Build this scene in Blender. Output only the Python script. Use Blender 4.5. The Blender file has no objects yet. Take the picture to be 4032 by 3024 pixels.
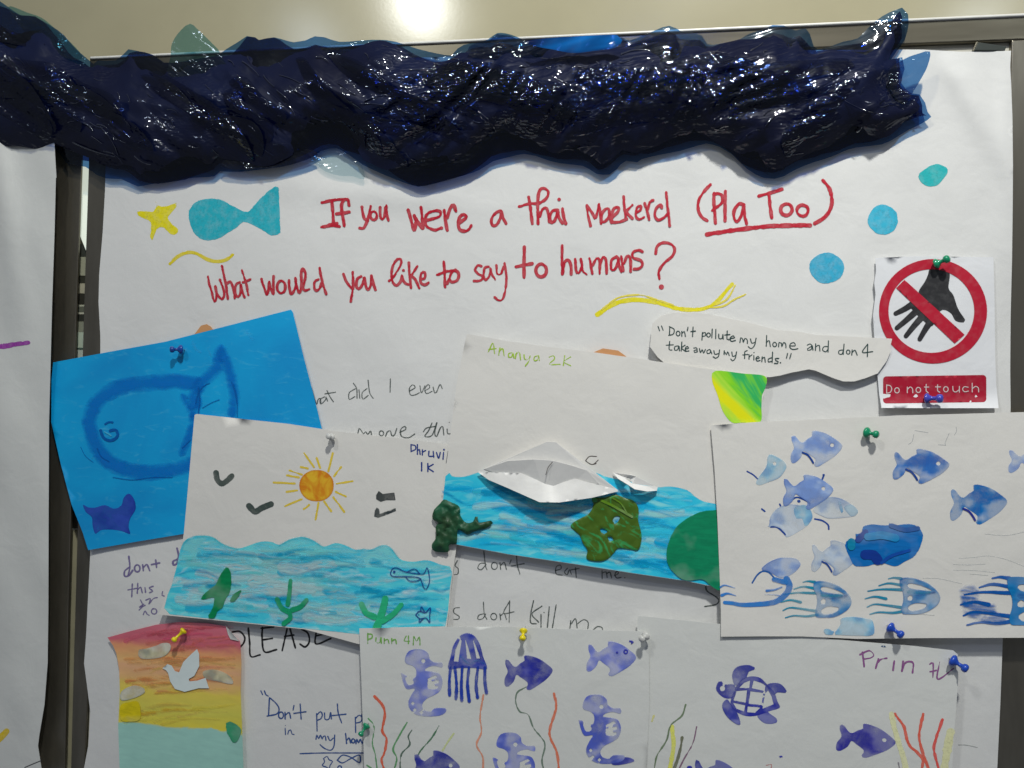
import bpy, math, random
import numpy as np
from mathutils import Vector, Matrix, noise
from mathutils.geometry import delaunay_2d_cdt
R = math.radians
random.seed(7); rng = np.random.default_rng(7)
sc = bpy.context.scene
COL = sc.collection

# ------------------------------------------------------------------ camera
W, H = 4032.0, 3024.0
LENS = 26.0
DIST, YAW, ROLL = 0.80, R(9.0), R(1.3)
cam_d = bpy.data.cameras.new('camera'); cam = bpy.data.objects.new('camera', cam_d); COL.objects.link(cam)
cam_d.lens = LENS; cam_d.sensor_width = 36; cam_d.clip_start = 0.02; cam_d.clip_end = 60
cam.location = (DIST*math.sin(YAW), -DIST*math.cos(YAW), 0)
q = Vector((-math.sin(YAW), math.cos(YAW), 0)).to_track_quat('-Z', 'Y')
cam.rotation_mode = 'QUATERNION'
cam.rotation_quaternion = q @ Matrix.Rotation(ROLL, 3, 'Z').to_quaternion()
sc.camera = cam
RM = np.array(cam.rotation_quaternion.to_matrix()); CP = np.array(cam.location)
FPX = W*LENS/36.0
MM = 0.001
PXM = DIST/FPX            # metres per photo pixel near the middle of the board

def P(s, d):
    """point of the plane d mm in front of the board seen at photo pixel s"""
    s = np.atleast_2d(np.asarray(s, float)); d = np.broadcast_to(np.asarray(d, float), (len(s),))
    ray = np.stack([(s[:, 0]-W/2)/FPX, -(s[:, 1]-H/2)/FPX, -np.ones(len(s))], 1) @ RM.T
    t = (-d*MM - CP[1])/ray[:, 1]
    return CP + ray*t[:, None]

# ------------------------------------------------------------------ world and lamps
wd = bpy.data.worlds.new('World'); sc.world = wd; wd.use_nodes = True
bg = wd.node_tree.nodes['Background']; bg.inputs[0].default_value = (0.66, 0.72, 0.82, 1); bg.inputs[1].default_value = 0.15
def lamp(name, loc, size, power, col, aim=(0, 0, 0), shape='DISK', spread=180):
    l = bpy.data.lights.new(name, 'AREA'); l.shape = shape; l.size = size; l.energy = power; l.color = col; l.spread = R(spread)
    o = bpy.data.objects.new(name, l); COL.objects.link(o); o.location = loc
    o.rotation_euler = (Vector(aim)-Vector(loc)).to_track_quat('-Z', 'Y').to_euler(); return o
lamp('ceiling_lamp', (-0.60, -1.30, 1.27), 0.13, 5.6, (0.98, 1.0, 0.95), (0.1, 0, 0.2))
lamp('ceiling_lamp', (0.34, -1.25, 1.62), 0.11, 8.8, (1.0, 1.0, 0.94), (0.30, 0, 0.15), spread=95)
lamp('ceiling_lamp', (-1.3, -2.0, 1.5), 0.16, 1.6, (0.72, 0.84, 1.0), (-0.3, 0, 0))
lamp('ceiling_lamp', (1.5, -2.2, 1.5), 0.16, 2.6, (0.9, 0.97, 1.0), (0.2, 0, 0))
lamp('added_glint_lamp', (0.15, -2.2, 1.4), 0.08, 0.9, (0.08, 0.22, 1.0), (0.0, 0, 0.2))  # added lamp, only gives the garland its blue sparkles
sc.view_settings.view_transform = 'Standard'; sc.view_settings.look = 'None'
sc.view_settings.exposure = 0.0; sc.view_settings.gamma = 1.0
sc.cycles.transparent_max_bounces = 24

# ------------------------------------------------------------------ colours and materials
def lin(c): return [((v/255)/12.92 if v/255 <= .04045 else ((v/255+.055)/1.055)**2.4) for v in c]
def alb(c, ref=(200, 202, 198)):
    a, b = lin(c), lin(ref); return tuple(min(.9, .8*x/y) for x, y in zip(a, b))

class NT:
    def __init__(s, name):
        s.m = bpy.data.materials.new(name); s.m.use_nodes = True; s.t = s.m.node_tree
        s.b = s.t.nodes['Principled BSDF']; s.out = s.t.nodes['Material Output']
    def n(s, typ, **kw):
        x = s.t.nodes.new(typ)
        for k, v in kw.items(): setattr(x, k, v)
        return x
    def l(s, a, b): s.t.links.new(a, b)
    def math(s, op, a, b=None, clamp=False):
        x = s.n('ShaderNodeMath', operation=op); x.use_clamp = clamp
        for i, v in enumerate((a, b)):
            if v is None: continue
            if hasattr(v, 'links'): s.l(v, x.inputs[i])
            else: x.inputs[i].default_value = v
        return x.outputs[0]
    def noise(s, scale, stretch=(1, 1, 1), rot=0, detail=3, rough=.55, dist=0):
        g = s.n('ShaderNodeNewGeometry'); mp = s.n('ShaderNodeMapping')
        mp.vector_type = 'TEXTURE'; mp.inputs['Rotation'].default_value = (0, rot, 0); mp.inputs['Scale'].default_value = tuple(1/v for v in stretch)
        s.l(g.outputs['Position'], mp.inputs['Vector'])
        x = s.n('ShaderNodeTexNoise'); s.l(mp.outputs[0], x.inputs['Vector'])
        x.inputs['Scale'].default_value = scale; x.inputs['Detail'].default_value = detail
        x.inputs['Roughness'].default_value = rough; x.inputs['Distortion'].default_value = dist
        return x.outputs['Fac']
    def rng(s, v, a, b, c=0., d=1.):
        x = s.n('ShaderNodeMapRange'); s.l(v, x.inputs[0])
        for i, k in enumerate((a, b, c, d)): x.inputs[i+1].default_value = k
        return x.outputs[0]
    def mix(s, f, a, b, mode='MIX'):
        x = s.n('ShaderNodeMix', data_type='RGBA', blend_type=mode)
        for i, v in ((0, f), (6, a), (7, b)):
            if hasattr(v, 'links'): s.l(v, x.inputs[i])
            elif i == 0: x.inputs[0].default_value = v
            else: x.inputs[i].default_value = (*v[:3], 1)
        return x.outputs[2]
    def bump(s, h, strength, dist=0.001):
        b = s.n('ShaderNodeBump'); s.l(h, b.inputs['Height']); b.inputs['Strength'].default_value = strength
        b.inputs['Distance'].default_value = dist; s.l(b.outputs[0], s.b.inputs['Normal']); return b

def paper_mat(name, c, rough=.55, var=.05):
    m = NT(name); n1 = m.noise(900, detail=2); n2 = m.noise(9, detail=4)
    c2 = tuple(x*(1-var) for x in c); c3 = tuple(x*(1-var*.8) for x in c)
    col = m.mix(m.rng(n1, .3, .7), c, c2); col = m.mix(m.rng(n2, .35, .7), col, c3)
    m.l(col, m.b.inputs['Base Color']); m.b.inputs['Roughness'].default_value = rough
    m.b.inputs['Specular IOR Level'].default_value = .3
    m.bump(m.math('ADD', m.math('MULTIPLY', m.noise(24, detail=3, dist=.4), 5.), m.math('MULTIPLY', m.noise(500, detail=3), .35)), .22, .0010); return m.m

def paint_mat(name, kind):
    """colour from the drawn 'col' attribute; 'edge' is the distance to the shape's outline in photo pixels"""
    m = NT(name)
    ca = m.n('ShaderNodeAttribute', attribute_name='col').outputs['Color']
    ea = m.n('ShaderNodeAttribute', attribute_name='edge').outputs['Fac']
    col = ca; alpha = None
    if kind == 'crayon':
        g = m.noise(420, detail=3, rough=.7); g2 = m.noise(140, detail=2)
        e = m.math('ADD', ea, m.rng(g2, .3, .7, -2.2, 2.2))
        alpha = m.math('MULTIPLY', m.rng(e, -.3, 1.9), m.rng(g, .30, .46, .80, 1.0))
        col = m.mix(m.rng(g2, .42, .72, 0, .14), ca, tuple([.75]*3), 'MIX'); col = m.mix(m.rng(g, .35, .65, .25, 0), col, m.mix(1, ca, (.6, .6, .6), 'MULTIPLY'))
        m.b.inputs['Roughness'].default_value = .5
    elif kind == 'pencil':
        g = m.noise(700, detail=2, rough=.7)
        alpha = m.math('MULTIPLY', m.rng(ea, 0, 2.), m.rng(g, .3, .6, .5, 1.))
    elif kind == 'ink':
        g = m.noise(160, detail=2); alpha = m.rng(ea, 0, 1.6)
        col = m.mix(m.rng(g, .45, .8, 0, .07), ca, tuple([.6]*3))
        m.b.inputs['Roughness'].default_value = .4
    elif kind == 'paint':
        g = m.noise(60, (1, 1, 4), detail=5, rough=.6, dist=.6); g2 = m.noise(22, detail=3)
        d = m.mix(1, ca, (.62, .66, .7), 'MULTIPLY')
        col = m.mix(m.rng(g, .35, .7, 0, .8), ca, d)
        col = m.mix(m.rng(g2, .5, .75, 0, .25), col, (.8, .85, .85))
        alpha = m.rng(m.math('ADD', ea, m.rng(g, .3, .7, -1.5, 1.5)), -.2, 2.2)
        m.b.inputs['Roughness'].default_value = .46
        m.bump(g, .14, .0005)
    elif kind in ('brush', 'warmbrush'):
        g = m.noise(45, (1, 1, 5), detail=4, rough=.6, dist=.9)
        d = m.mix(1, ca, (.35, .92, .98) if kind == 'brush' else (.9, .72, .66), 'MULTIPLY')
        col = m.mix(m.rng(g, .4, .65, 0, .7), ca, d)
        alpha = m.math('MULTIPLY', m.rng(ea, 0, 13.), m.rng(g, .36, .62, .05, .85))
        m.b.inputs['Roughness'].default_value = .42
        m.bump(g, .12, .0005)
    elif kind == 'wash':
        g = m.noise(38, detail=4, rough=.6, dist=.8)
        g5 = m.noise(90, detail=3); a = m.math('SUBTRACT', m.rng(g, .34, .64, .58, 1.0), m.rng(g5, .5, .75, 0, .22))
        rim = m.math('MULTIPLY', m.rng(ea, 2.0, 8.0, 1.0, 0.0), m.rng(m.noise(28, detail=2), .42, .62))
        a = m.math('MAXIMUM', a, m.math('MULTIPLY', rim, .95))
        alpha = m.math('MULTIPLY', a, m.rng(ea, 0, 2.0))
        d = m.mix(1, ca, (.45, .55, .75), 'MULTIPLY')
        col = m.mix(m.math('MULTIPLY', rim, .6), ca, d)
        m.b.inputs['Roughness'].default_value = .45
    m.l(col, m.b.inputs['Base Color'])
    m.b.inputs['Specular IOR Level'].default_value = .3
    m.l(alpha, m.b.inputs['Alpha'])
    return m.m
PM = {k: paint_mat('painted_'+k, k) for k in ('crayon', 'pencil', 'ink', 'paint', 'brush', 'warmbrush', 'wash')}
WHITE = paper_mat('white_poster_paper', (.80, .80, .79))
CARD = paper_mat('white_drawing_paper', (.83, .81, .77))
CARD2 = paper_mat('cool_white_paper', (.78, .79, .765))
def metal(name, c, rough, streak=(1, 1, 1)):
    m = NT(name); g = m.noise(40, streak, detail=4)
    m.l(m.mix(m.rng(g, .3, .7), c, tuple(x*.6 for x in c)), m.b.inputs['Base Color'])
    m.b.inputs['Metallic'].default_value = .85; m.l(m.rng(g, .3, .7, rough, rough+.15), m.b.inputs['Roughness']); return m.m
STEEL = metal('satin_steel', (.30, .275, .225), .28, (1, 1, .25))
STEELH = metal('satin_steel_rail', (.20, .18, .135), .22, (.1, 1, 1))
def plain(name, c, rough=.5, spec=.5, c2=None, scale=40, bump=0):
    m = NT(name); g = m.noise(scale, detail=4)
    m.l(m.mix(m.rng(g, .35, .7), c, c2 or tuple(x*.85 for x in c)), m.b.inputs['Base Color'])
    m.b.inputs['Roughness'].default_value = rough; m.b.inputs['Specular IOR Level'].default_value = spec
    if bump: m.bump(g, bump, .001)
    return m.m

# ------------------------------------------------------------------ photo tracing: tiles of the photograph
TO = {}
for j, y in enumerate((0, 700, 1500, 2124)):
    for i, x in enumerate((0, 1000, 2000, 2832)): TO['ABCD'[j]+str(i+1)] = (x, y)
K = 1200/2212.0
TK = {}
for n_, x, y, w_ in (('Z1', 780, 1000, 600), ('Z2', 1340, 980, 600), ('Z3', 1900, 920, 800), ('Z4', 1240, 730, 660), ('Z5', 1900, 700, 780), ('Z6', 2700, 690, 640)): TO[n_] = (x, y); TK[n_] = w_/2212.
def tp(t, s):
    ox, oy = TO[t]; k = TK.get(t, K)
    return np.array([[ox+float(a.split(',')[0])*k, oy+float(a.split(',')[1])*k] for a in s.split()])
def smooth(p, step=6., closed=False):
    p = np.asarray(p, float)
    if len(p) < 3 and not closed:
        n = max(2, int(np.linalg.norm(p[-1]-p[0])/step)+1); t = np.linspace(0, 1, n)[:, None]
        return p[0]*(1-t)+p[-1]*t
    q = np.vstack([p[-1], p, p[0], p[1]]) if closed else np.vstack([2*p[0]-p[1], p, 2*p[-1]-p[-2]])
    out = []
    for i in range(1, len(q)-2):
        a, b, c, d = q[i-1:i+3]; n = max(1, int(np.linalg.norm(c-b)/step))
        for t in np.arange(n)/n:
            out.append(.5*((2*b)+(c-a)*t+(2*a-5*b+4*c-d)*t*t+(3*b-a-3*c+d)*t**3))
    if not closed: out.append(q[-2])
    return np.array(out)
def strokes(t, s):
    """'x,y x,y; o cx,cy,rx,ry; d cx,cy,r' -> list of (points, width factor or None)"""
    ox, oy = TO[t]; res = []; k = TK.get(t, K)
    for part in s.split(';'):
        part = part.strip()
        if not part: continue
        if part[0] == 'o':
            cx, cy, rx, ry = map(float, part[1:].split(','))
            a = np.linspace(-2.0, 2*math.pi-1.9, 14)
            res.append((np.stack([ox+(cx+rx*np.cos(a))*k, oy+(cy+ry*np.sin(a))*k], 1), None))
        elif part[0] == 'd':
            cx, cy, r = map(float, part[1:].split(','))
            res.append((np.array([[ox+(cx-.5)*k, oy+cy*k], [ox+(cx+.5)*k, oy+cy*k]]), 2*r*k))
        else: res.append((tp(t, part), None))
    return res

# ------------------------------------------------------------------ objects
def tag(o, label=None, cat=None, group=None, kind=None):
    for k, v in (('label', label), ('category', cat), ('group', group), ('kind', kind)):
        if v: o[k] = v
    return o
def thing(name, at, label, cat, group=None):
    o = bpy.data.objects.new(name, None); COL.objects.link(o); o.location = Vector(at); o.empty_display_size = .01
    return tag(o, label, cat, group)
def mesh(name, v, f, mat, parent=None, attrs=None, smooth_=True, solid=0, label=None):
    v = np.asarray(v, float)
    if parent is not None: v = v-np.array(parent.location if parent.parent is None else parent.parent.location)
    me = bpy.data.meshes.new(name); me.from_pydata(v.tolist(), [], [tuple(int(i) for i in x) for x in f]); me.update()
    for k, (typ, a) in (attrs or {}).items():
        at = me.attributes.new(k, typ, 'POINT')
        at.data.foreach_set('color' if typ == 'FLOAT_COLOR' else 'value', np.asarray(a, np.float32).ravel())
    if smooth_: me.polygons.foreach_set('use_smooth', [True]*len(me.polygons))
    me.materials.append(mat)
    o = bpy.data.objects.new(name, me); COL.objects.link(o)
    if parent is not None: o.parent = parent
    if solid:
        s = o.modifiers.new('thickness', 'SOLIDIFY'); s.thickness = solid; s.offset = 0 if solid > .001 else -1
    if label: o['label'] = label
    return o

def pip(pts, poly):
    x, y = pts[:, 0], pts[:, 1]; ins = np.zeros(len(pts), bool); n = len(poly); j = n-1
    for i in range(n):
        xi, yi = poly[i]; xj, yj = poly[j]
        if yi != yj:
            c = ((yi > y) != (yj > y)) & (x < (xj-xi)*(y-yi)/(yj-yi)+xi); ins ^= c
        j = i
    return ins
def edist(pts, polys):
    d = np.full(len(pts), 1e9)
    for p in polys:
        a = p; b = np.roll(p, -1, 0)
        for k in range(len(a)):
            ab = b[k]-a[k]; L = max(1e-9, ab@ab)
            t = np.clip(((pts-a[k])@ab)/L, 0, 1); dd = np.linalg.norm(pts-(a[k]+t[:, None]*ab), axis=1)
            d = np.minimum(d, dd)
    return d
def dens(p, step):
    out = []
    for i in range(len(p)):
        a, b = p[i], p[(i+1) % len(p)]; n = max(1, int(np.linalg.norm(b-a)/step))
        for k in range(n): out.append(a+(b-a)*k/n)
    return np.array(out)
def tri_fill(polys, step, jitter=.25):
    """triangulate outline polys[0] with holes polys[1:] and inner points every step pixels"""
    polys = [dens(np.asarray(p, float), step*1.2) for p in polys]
    mn, mx = polys[0].min(0), polys[0].max(0)
    gx = np.arange(mn[0]+step/2, mx[0], step); gy = np.arange(mn[1]+step/2, mx[1], step)
    g = np.array([(x, y) for x in gx for y in gy]).reshape(-1, 2)
    g = g+rng.uniform(-jitter, jitter, g.shape)*step
    if len(g):
        ins = pip(g, polys[0])
        for h in polys[1:]: ins &= ~pip(g, h)
        g = g[ins]
        if len(g): g = g[edist(g, polys) > step*.35]
    vs = np.vstack(polys+[g]) if len(g) else np.vstack(polys)
    ed = []; k = 0
    for p in polys:
        n = len(p); ed += [(k+i, k+(i+1) % n) for i in range(n)]; k += n
    ov, oe, of, *_ = delaunay_2d_cdt([Vector(p) for p in vs.tolist()], ed, [], 0, 1e-4)
    V = np.array([(p.x, p.y) for p in ov]); F = np.array([t for t in of if len(t) == 3])
    c = V[F].mean(1); ins = pip(c, polys[0])
    for h in polys[1:]: ins &= ~pip(c, h)
    return V, F[ins], edist(V, polys)

def flat(h):
    return (lambda p: np.full(len(p), float(h))) if not callable(h) else h
def fbm(p, sx, sy, seed=0, octv=3):
    out = np.zeros(len(p))
    for i, (x, y) in enumerate(p):
        out[i] = noise.fractal(Vector((x/sx+seed*7.3, y/sy-seed*3.1, seed*1.7)), 1.0, 2.0, octv)
    return out

def sheet(name, poly, hf, mat, parent, step=45, thick=.3, **kw):
    """a sheet of paper: front, back and a thin rim of its own along the outline"""
    V, F, E = tri_fill([poly], step); h = hf(V); a = P(V, h); b = a+np.array([0, thick*MM, 0]); n = len(V)
    cnt = {}
    for t in F:
        for k in range(3):
            e = (int(t[k]), int(t[(k+1) % 3])); key = (min(e), max(e)); cnt[key] = None if key in cnt else e
    rim = [e for e in cnt.values() if e]; vs = [a, b]; fs = [tuple(t[::-1]) for t in F]+[tuple(t+n) for t in F]; m_ = 2*n
    for e in rim:
        vs.append(np.array([a[e[0]], a[e[1]], b[e[1]], b[e[0]]])); fs.append((m_, m_+1, m_+2, m_+3)); m_ += 4
    return mesh(name, np.vstack(vs), fs, mat, parent, **kw)

LIFT = [0]
def fill(name, polys, hf, color, kind, parent, step=9, off=None, bulge=None, mat=None, label=None, colf=None):
    V, F, E = tri_fill(polys, step)
    if off is None: LIFT[0] += 1; off = .12+.03*(LIFT[0] % 12)
    d = hf(V)+off
    if bulge is not None: d = d+bulge(V, E)
    c = np.tile([*color, 1.], (len(V), 1)) if colf is None else colf(V, E)
    if kind == 'wash':       # uneven load of the stamp: paler and darker patches
        LIFT[0] += 1; f = fbm(V, 75, 60, LIFT[0]*1.3, 3); dk = 1. if sum(color) > .75 else .45 if sum(color) > .2 else .12; pale = np.clip(.14+f*1.5, 0, .5)[:, None]*(dk if parent.get('label', '').find('bright blue') < 0 else 0.); deep = np.clip(-f*1.1, 0, .4)[:, None]
        base = c[:, :3]; c[:, :3] = (base*(1-pale)+np.array([.78, .79, .80])*pale)*(1-deep*np.array([1, .8, .35]))
    return mesh(name, P(V, d), F[:, ::-1], mat or PM[kind], parent, {'col': ('FLOAT_COLOR', c), 'edge': ('FLOAT', E)}, label=label)

def ribbon(pts, width, hf, off, acc, color, taper=(1, 1), wob=0., closed=False, step=5.):
    p = smooth(pts, step) if len(pts) > 1 else pts
    seg = np.diff(p, axis=0); L = np.linalg.norm(seg, axis=1); keep = np.r_[True, L > 1e-6]; p = p[keep]
    if len(p) < 2: return
    tg = np.gradient(p, axis=0); tg /= np.maximum(1e-9, np.linalg.norm(tg, axis=1))[:, None]
    w = np.full(len(p), width/2.)
    t = np.linspace(0, 1, len(p)); w *= taper[0]+(taper[1]-taper[0])*t if taper != (1, 1) else 1
    if wob: w *= 1+wob*np.array([noise.noise(Vector((x/14., y/14., width))) for x, y in p])
    # round caps
    a0 = np.array([.95, .7, .35]); cap = lambda e, tgv, ww, sgn: [(e+sgn*tgv*ww*s, ww*math.sqrt(max(0.02, 1-s*s))) for s in a0]
    s0 = cap(p[0], tg[0], w[0], -1); s1 = cap(p[-1], tg[-1], w[-1], 1)[::-1]
    PP = np.vstack([[x[0] for x in s0], p, [x[0] for x in s1]]); WW = np.r_[[x[1] for x in s0], w, [x[1] for x in s1]]
    TG = np.vstack([[tg[0]]*3, tg, [tg[-1]]*3]); N = np.stack([-TG[:, 1], TG[:, 0]], 1)
    n = len(PP); left = PP+N*WW[:, None]; right = PP-N*WW[:, None]
    V = np.stack([left, PP, right], 1).reshape(-1, 2)
    E = np.zeros((n, 3)); E[:, 1] = WW; E = E.ravel()
    d = hf(V)+off+np.repeat(np.linspace(0, .05, n), 3)
    base = acc['n']; acc['v'].append(P(V, d)); acc['e'].append(E)
    acc['c'].append(np.tile([*color, 1.], (len(V), 1)))
    for i in range(n-1):
        a = base+i*3
        acc['f'] += [(a, a+1, a+4, a+3), (a+1, a+2, a+5, a+4)]
    acc['n'] += len(V)
def newacc(): return dict(v=[], f=[], e=[], c=[], n=0)
def flush(name, acc, kind, parent, label=None, mat=None):
    return mesh(name, np.vstack(acc['v']), acc['f'], mat or PM[kind], parent,
                {'col': ('FLOAT_COLOR', np.vstack(acc['c'])), 'edge': ('FLOAT', np.concatenate(acc['e']))}, label=label)
def write(name, t, s, width, hf, color, kind, parent, off=.12, wob=.12, label=None, taper=(1, 1)):
    """one word (or drawn line figure) as one part"""
    acc = newacc()
    for i, (p, w) in enumerate(strokes(t, s)):
        ribbon(p, w or width*TK.get(t, K), hf, off+.035*i, acc, color, wob=wob, taper=taper)
    return flush(name, acc, kind, parent, label)

def slab(name, poly, d, thick, mat, parent=None, bevel=0., label=None):
    """poly in photo pixels on the plane d mm before the board, extruded back by thick mm"""
    f = P(poly, d); b = f+np.array([0, thick*MM, 0]); n = len(f)
    faces = [tuple(range(n))[::-1], tuple(range(n, 2*n))]+[(i, (i+1) % n, n+(i+1) % n, n+i) for i in range(n)]
    o = mesh(name, np.vstack([f, b]), faces, mat, parent, smooth_=False, label=label)
    bm_fix(o)
    if bevel:
        m = o.modifiers.new('bevel', 'BEVEL'); m.width = bevel*MM; m.segments = 3
    return o
def bm_fix(o):
    import bmesh
    bm = bmesh.new(); bm.from_mesh(o.data); bmesh.ops.recalc_face_normals(bm, faces=bm.faces); bm.to_mesh(o.data); bm.free()

def S(*a): return np.array(a, float)

# ================================================================== SETTING
WALL = NT('beige_wall_paint')
g = WALL.noise(12, detail=3)
WALL.l(WALL.mix(WALL.rng(g, .3, .7), (.49, .45, .30), (.46, .42, .28)), WALL.b.inputs['Base Color'])
WALL.b.inputs['Roughness'].default_value = .18; WALL.b.inputs['Specular IOR Level'].default_value = .45
WALL.bump(WALL.noise(260, detail=4), .05, .0005)
def quadwall(name, x0, x1, z0, z1, y, mat):
    return tag(mesh(name, [(x0, y, z0), (x1, y, z0), (x1, y, z1), (x0, y, z1)], [(0, 1, 2, 3)], mat.m if hasattr(mat, 'm') else mat, smooth_=False), kind='structure')
quadwall('wall', -2.5, 2.5, -1.6, 1.7, .16, WALL)

# ------------------------------------------------------------------ made-up glowing strip for the background seen through the gap
o0 = P(S((300, 900)), -20)[0]
backdrop = thing('backdrop_strip', o0, 'narrow glowing strip added for the background seen through the gap between the two boards', 'background strip')
em = NT('added_glow_strip'); em.b.inputs['Base Color'].default_value = (.7, .75, .7, 1)
em.b.inputs['Emission Color'].default_value = (.82, .90, .78, 1); em.b.inputs['Emission Strength'].default_value = .62  # glow added to stand for the bright background
slab('pane', S((290, 560), (390, 560), (390, 1000), (338, 985), (316, 930), (290, 880)), -13, 2, em.m, backdrop)
def colr(c, **k): return plain('tone_%d_%d_%d' % c, alb(c), **k)
for (y0, y1, c) in ((960, 1012, (62, 66, 60)), (1012, 1086, (172, 175, 150)), (1086, 1116, (60, 62, 52)), (1116, 1156, (188, 186, 160)), (1156, 1200, (58, 58, 50)),
                    (1200, 1208, (200, 205, 180)), (1208, 1230, (110, 115, 100)), (1230, 1238, (210, 212, 190)), (1238, 1266, (60, 62, 55)),
                    (1266, 1308, (150, 155, 135)), (1308, 1370, (195, 212, 190)), (1370, 1378, (90, 110, 100)), (1378, 1500, (200, 222, 198)),
                    (1500, 2080, (110, 108, 96)), (2080, 2088, (215, 210, 195)), (2088, 3060, (168, 165, 135))):
    slab('strip_band', S((225, y0), (370, y0), (370, y1-1), (225, y1-1)), -16+(y0 % 7)*.2, 2, colr(c), backdrop)

# ------------------------------------------------------------------ boards
bd = thing('display_board', P(S((2100, 1500)), 0)[0], 'steel framed display board carrying the large white mackerel poster', 'board')
CORK = plain('board_panel_white', (.62, .60, .52), .6)
slab('panel', S((420, 225), (3990, 60), (3940, 3080), (345, 3080)), -4, 10, CORK, bd)
TR = lambda x: 168-(x-1586)*.0466
slab('frame_rail', S((352, TR(352)), (4120, TR(4120)), (4120, TR(4120)+103), (352, TR(352)+80)), 2, 22, STEELH, bd, bevel=1.6)
slab('frame_post', S((350, 330), (422, 322), (422, 640), (405, 1190), (372, 2100), (345, 2700), (330, 3060), (278, 3060), (296, 2400), (331, 1190), (349, 650)), 0, 3, STEEL, bd, bevel=.6)
slab('frame_post', S((3984, 158), (4130, 150), (4130, 3080), (3905, 3080), (3945, 1500)), 1.5, 22, STEEL, bd, bevel=1.2)
bl = thing('display_board', P(S((0, 1500)), 0)[0], 'steel framed display board cut off by the left side of the photo', 'board')
slab('panel', S((-420, 200), (230, 200), (200, 3080), (-420, 3080)), -5, 10, CORK, bl)
slab('frame_post', S((205, 560), (323, 560), (301, 1190), (268, 2400), (254, 3060), (120, 3060), (180, 2400)), 0, 3, STEEL, bl, bevel=.6)
LIP_GLINT = plain('painted_highlight_lip', (.85, .84, .80), .3, 1.0)  # pale colour paints in the highlight line along the rail's top edge
slab('rail_lip_highlight', S((352, TR(352)-4), (4120, TR(4120)-4), (4120, TR(4120)+9), (352, TR(352)+7)), 4.5, 4, LIP_GLINT, bd, bevel=1.5)
clp = thing('clip', P(S((3900, 180)), 3)[0], 'dark magnetic clip on the top rail at the upper right poster corner', 'clip')
slab('clip_body', tp('A4', '1850,365 1885,305 2085,335 2075,368'), 6.5, 4, plain('dark_rubber', (.03, .04, .035), .6, bump=.5), clp, bevel=.6)
slab('clip_edge', tp('A4', '1838,368 1868,300 1884,302 1850,368'), 6.0, 3, STEELH, clp, bevel=.3)

# ================================================================== MAIN POSTER
def h_poster(p):
    x, y = p[:, 0], p[:, 1]
    h = 4.6+2.6*fbm(p, 480, 760, 1, 3)
    # folds of the free upper right corner
    h += 5.0*np.exp(-((x-3790-(y-330)*.55)/70)**2)*np.clip((900-y)/500, 0, 1)*np.clip((y-150)/150, 0, 1)
    h += 4.0*np.exp(-((x-3975)/45)**2)*np.clip((1300-y)/900, 0, 1)
    h += 2.6*np.exp(-((x-1180+(y-900)*.15)/110)**2)*np.exp(-((y-1010)/230)**2)
    h += 1.8*np.exp(-((y-760-(x-1400)*.1)/50)**2)*np.exp(-((x-1450)/450)**2)
    return np.clip(h, 2.6, 12)
post = thing('poster', P(S((2100, 1500)), 4)[0], 'large white poster asking what a Thai mackerel would say to humans, in red crayon', 'poster')
poly = np.vstack([S((425, 300), (1500, 230), (2700, 200), (3560, 195)), tp('A4', '1480,360 1750,375 2000,372 2118,368 2112,480 2120,640 2128,850 2132,1200 2130,1500'),
                  tp('B4', '2125,600 2115,1000 2112,1400 2115,1659'), tp('D4', '2095,300 2058,720 2040,1200 2018,1659 2015,1760'),
                  tp('D1', '560,1760 610,1659 640,1500 655,1250 630,1050 610,900 625,700 640,400 655,100'), tp('B1', '690,1500 728,1270 728,1150 715,900 720,700 745,400 762,100')])
sheet('poster_sheet', poly, h_poster, WHITE, post, step=22)
RED = alb((172, 20, 42)); YEL = alb((222, 202, 20)); TEAL = alb((30, 150, 165), (185, 188, 188)); TEAL2 = alb((50, 165, 190)); TEAL3 = alb((32, 165, 165))
def title(t, s, w=23, **k): return write('lettering', t, s, w*1.05, h_poster, RED, 'crayon', post, wob=.17, off=.35, **k)
title('Z4', '95,225 200,200 320,185 400,180;225,210 235,350 245,490;90,550 200,530 318,540;190,520 290,502;450,260 440,195 390,185 350,260 365,400 388,530;285,375 450,352', 46)
title('Z4', '620,285 632,370 655,440 695,462;735,275 715,380 685,480 640,566 590,562;o775,400,42,56;860,290 862,400 890,448 920,400 930,290;942,268 950,380 968,460', 40)
title('Z4', '1230,325 1260,420 1308,590 1332,490 1312,400;1312,400 1360,480 1425,572 1412,420 1400,290;1470,460 1560,440 1650,400 1650,345 1580,335 1490,370 1455,450 1480,540 1580,588 1668,562;1705,330 1720,450 1745,590;1745,420 1790,290 1830,260 1860,335;1910,490 1990,430 1990,390 1940,390 1895,450 1900,560 1950,600 2020,590 2060,530', 46)
title('Z5', '200,370 150,390 100,460 112,530 160,520 205,430 210,370 225,440 262,510', 36)
title('Z5', '515,215 535,330 555,510;410,320 520,290 640,280 720,220 730,150 680,118 632,150 616,300 622,510;640,430 670,350 712,340 735,400 745,490;840,360 780,370 750,440 770,500 810,470 840,370 850,440 890,505;895,345 905,430 930,510;d855,240,22', 37)
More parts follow.
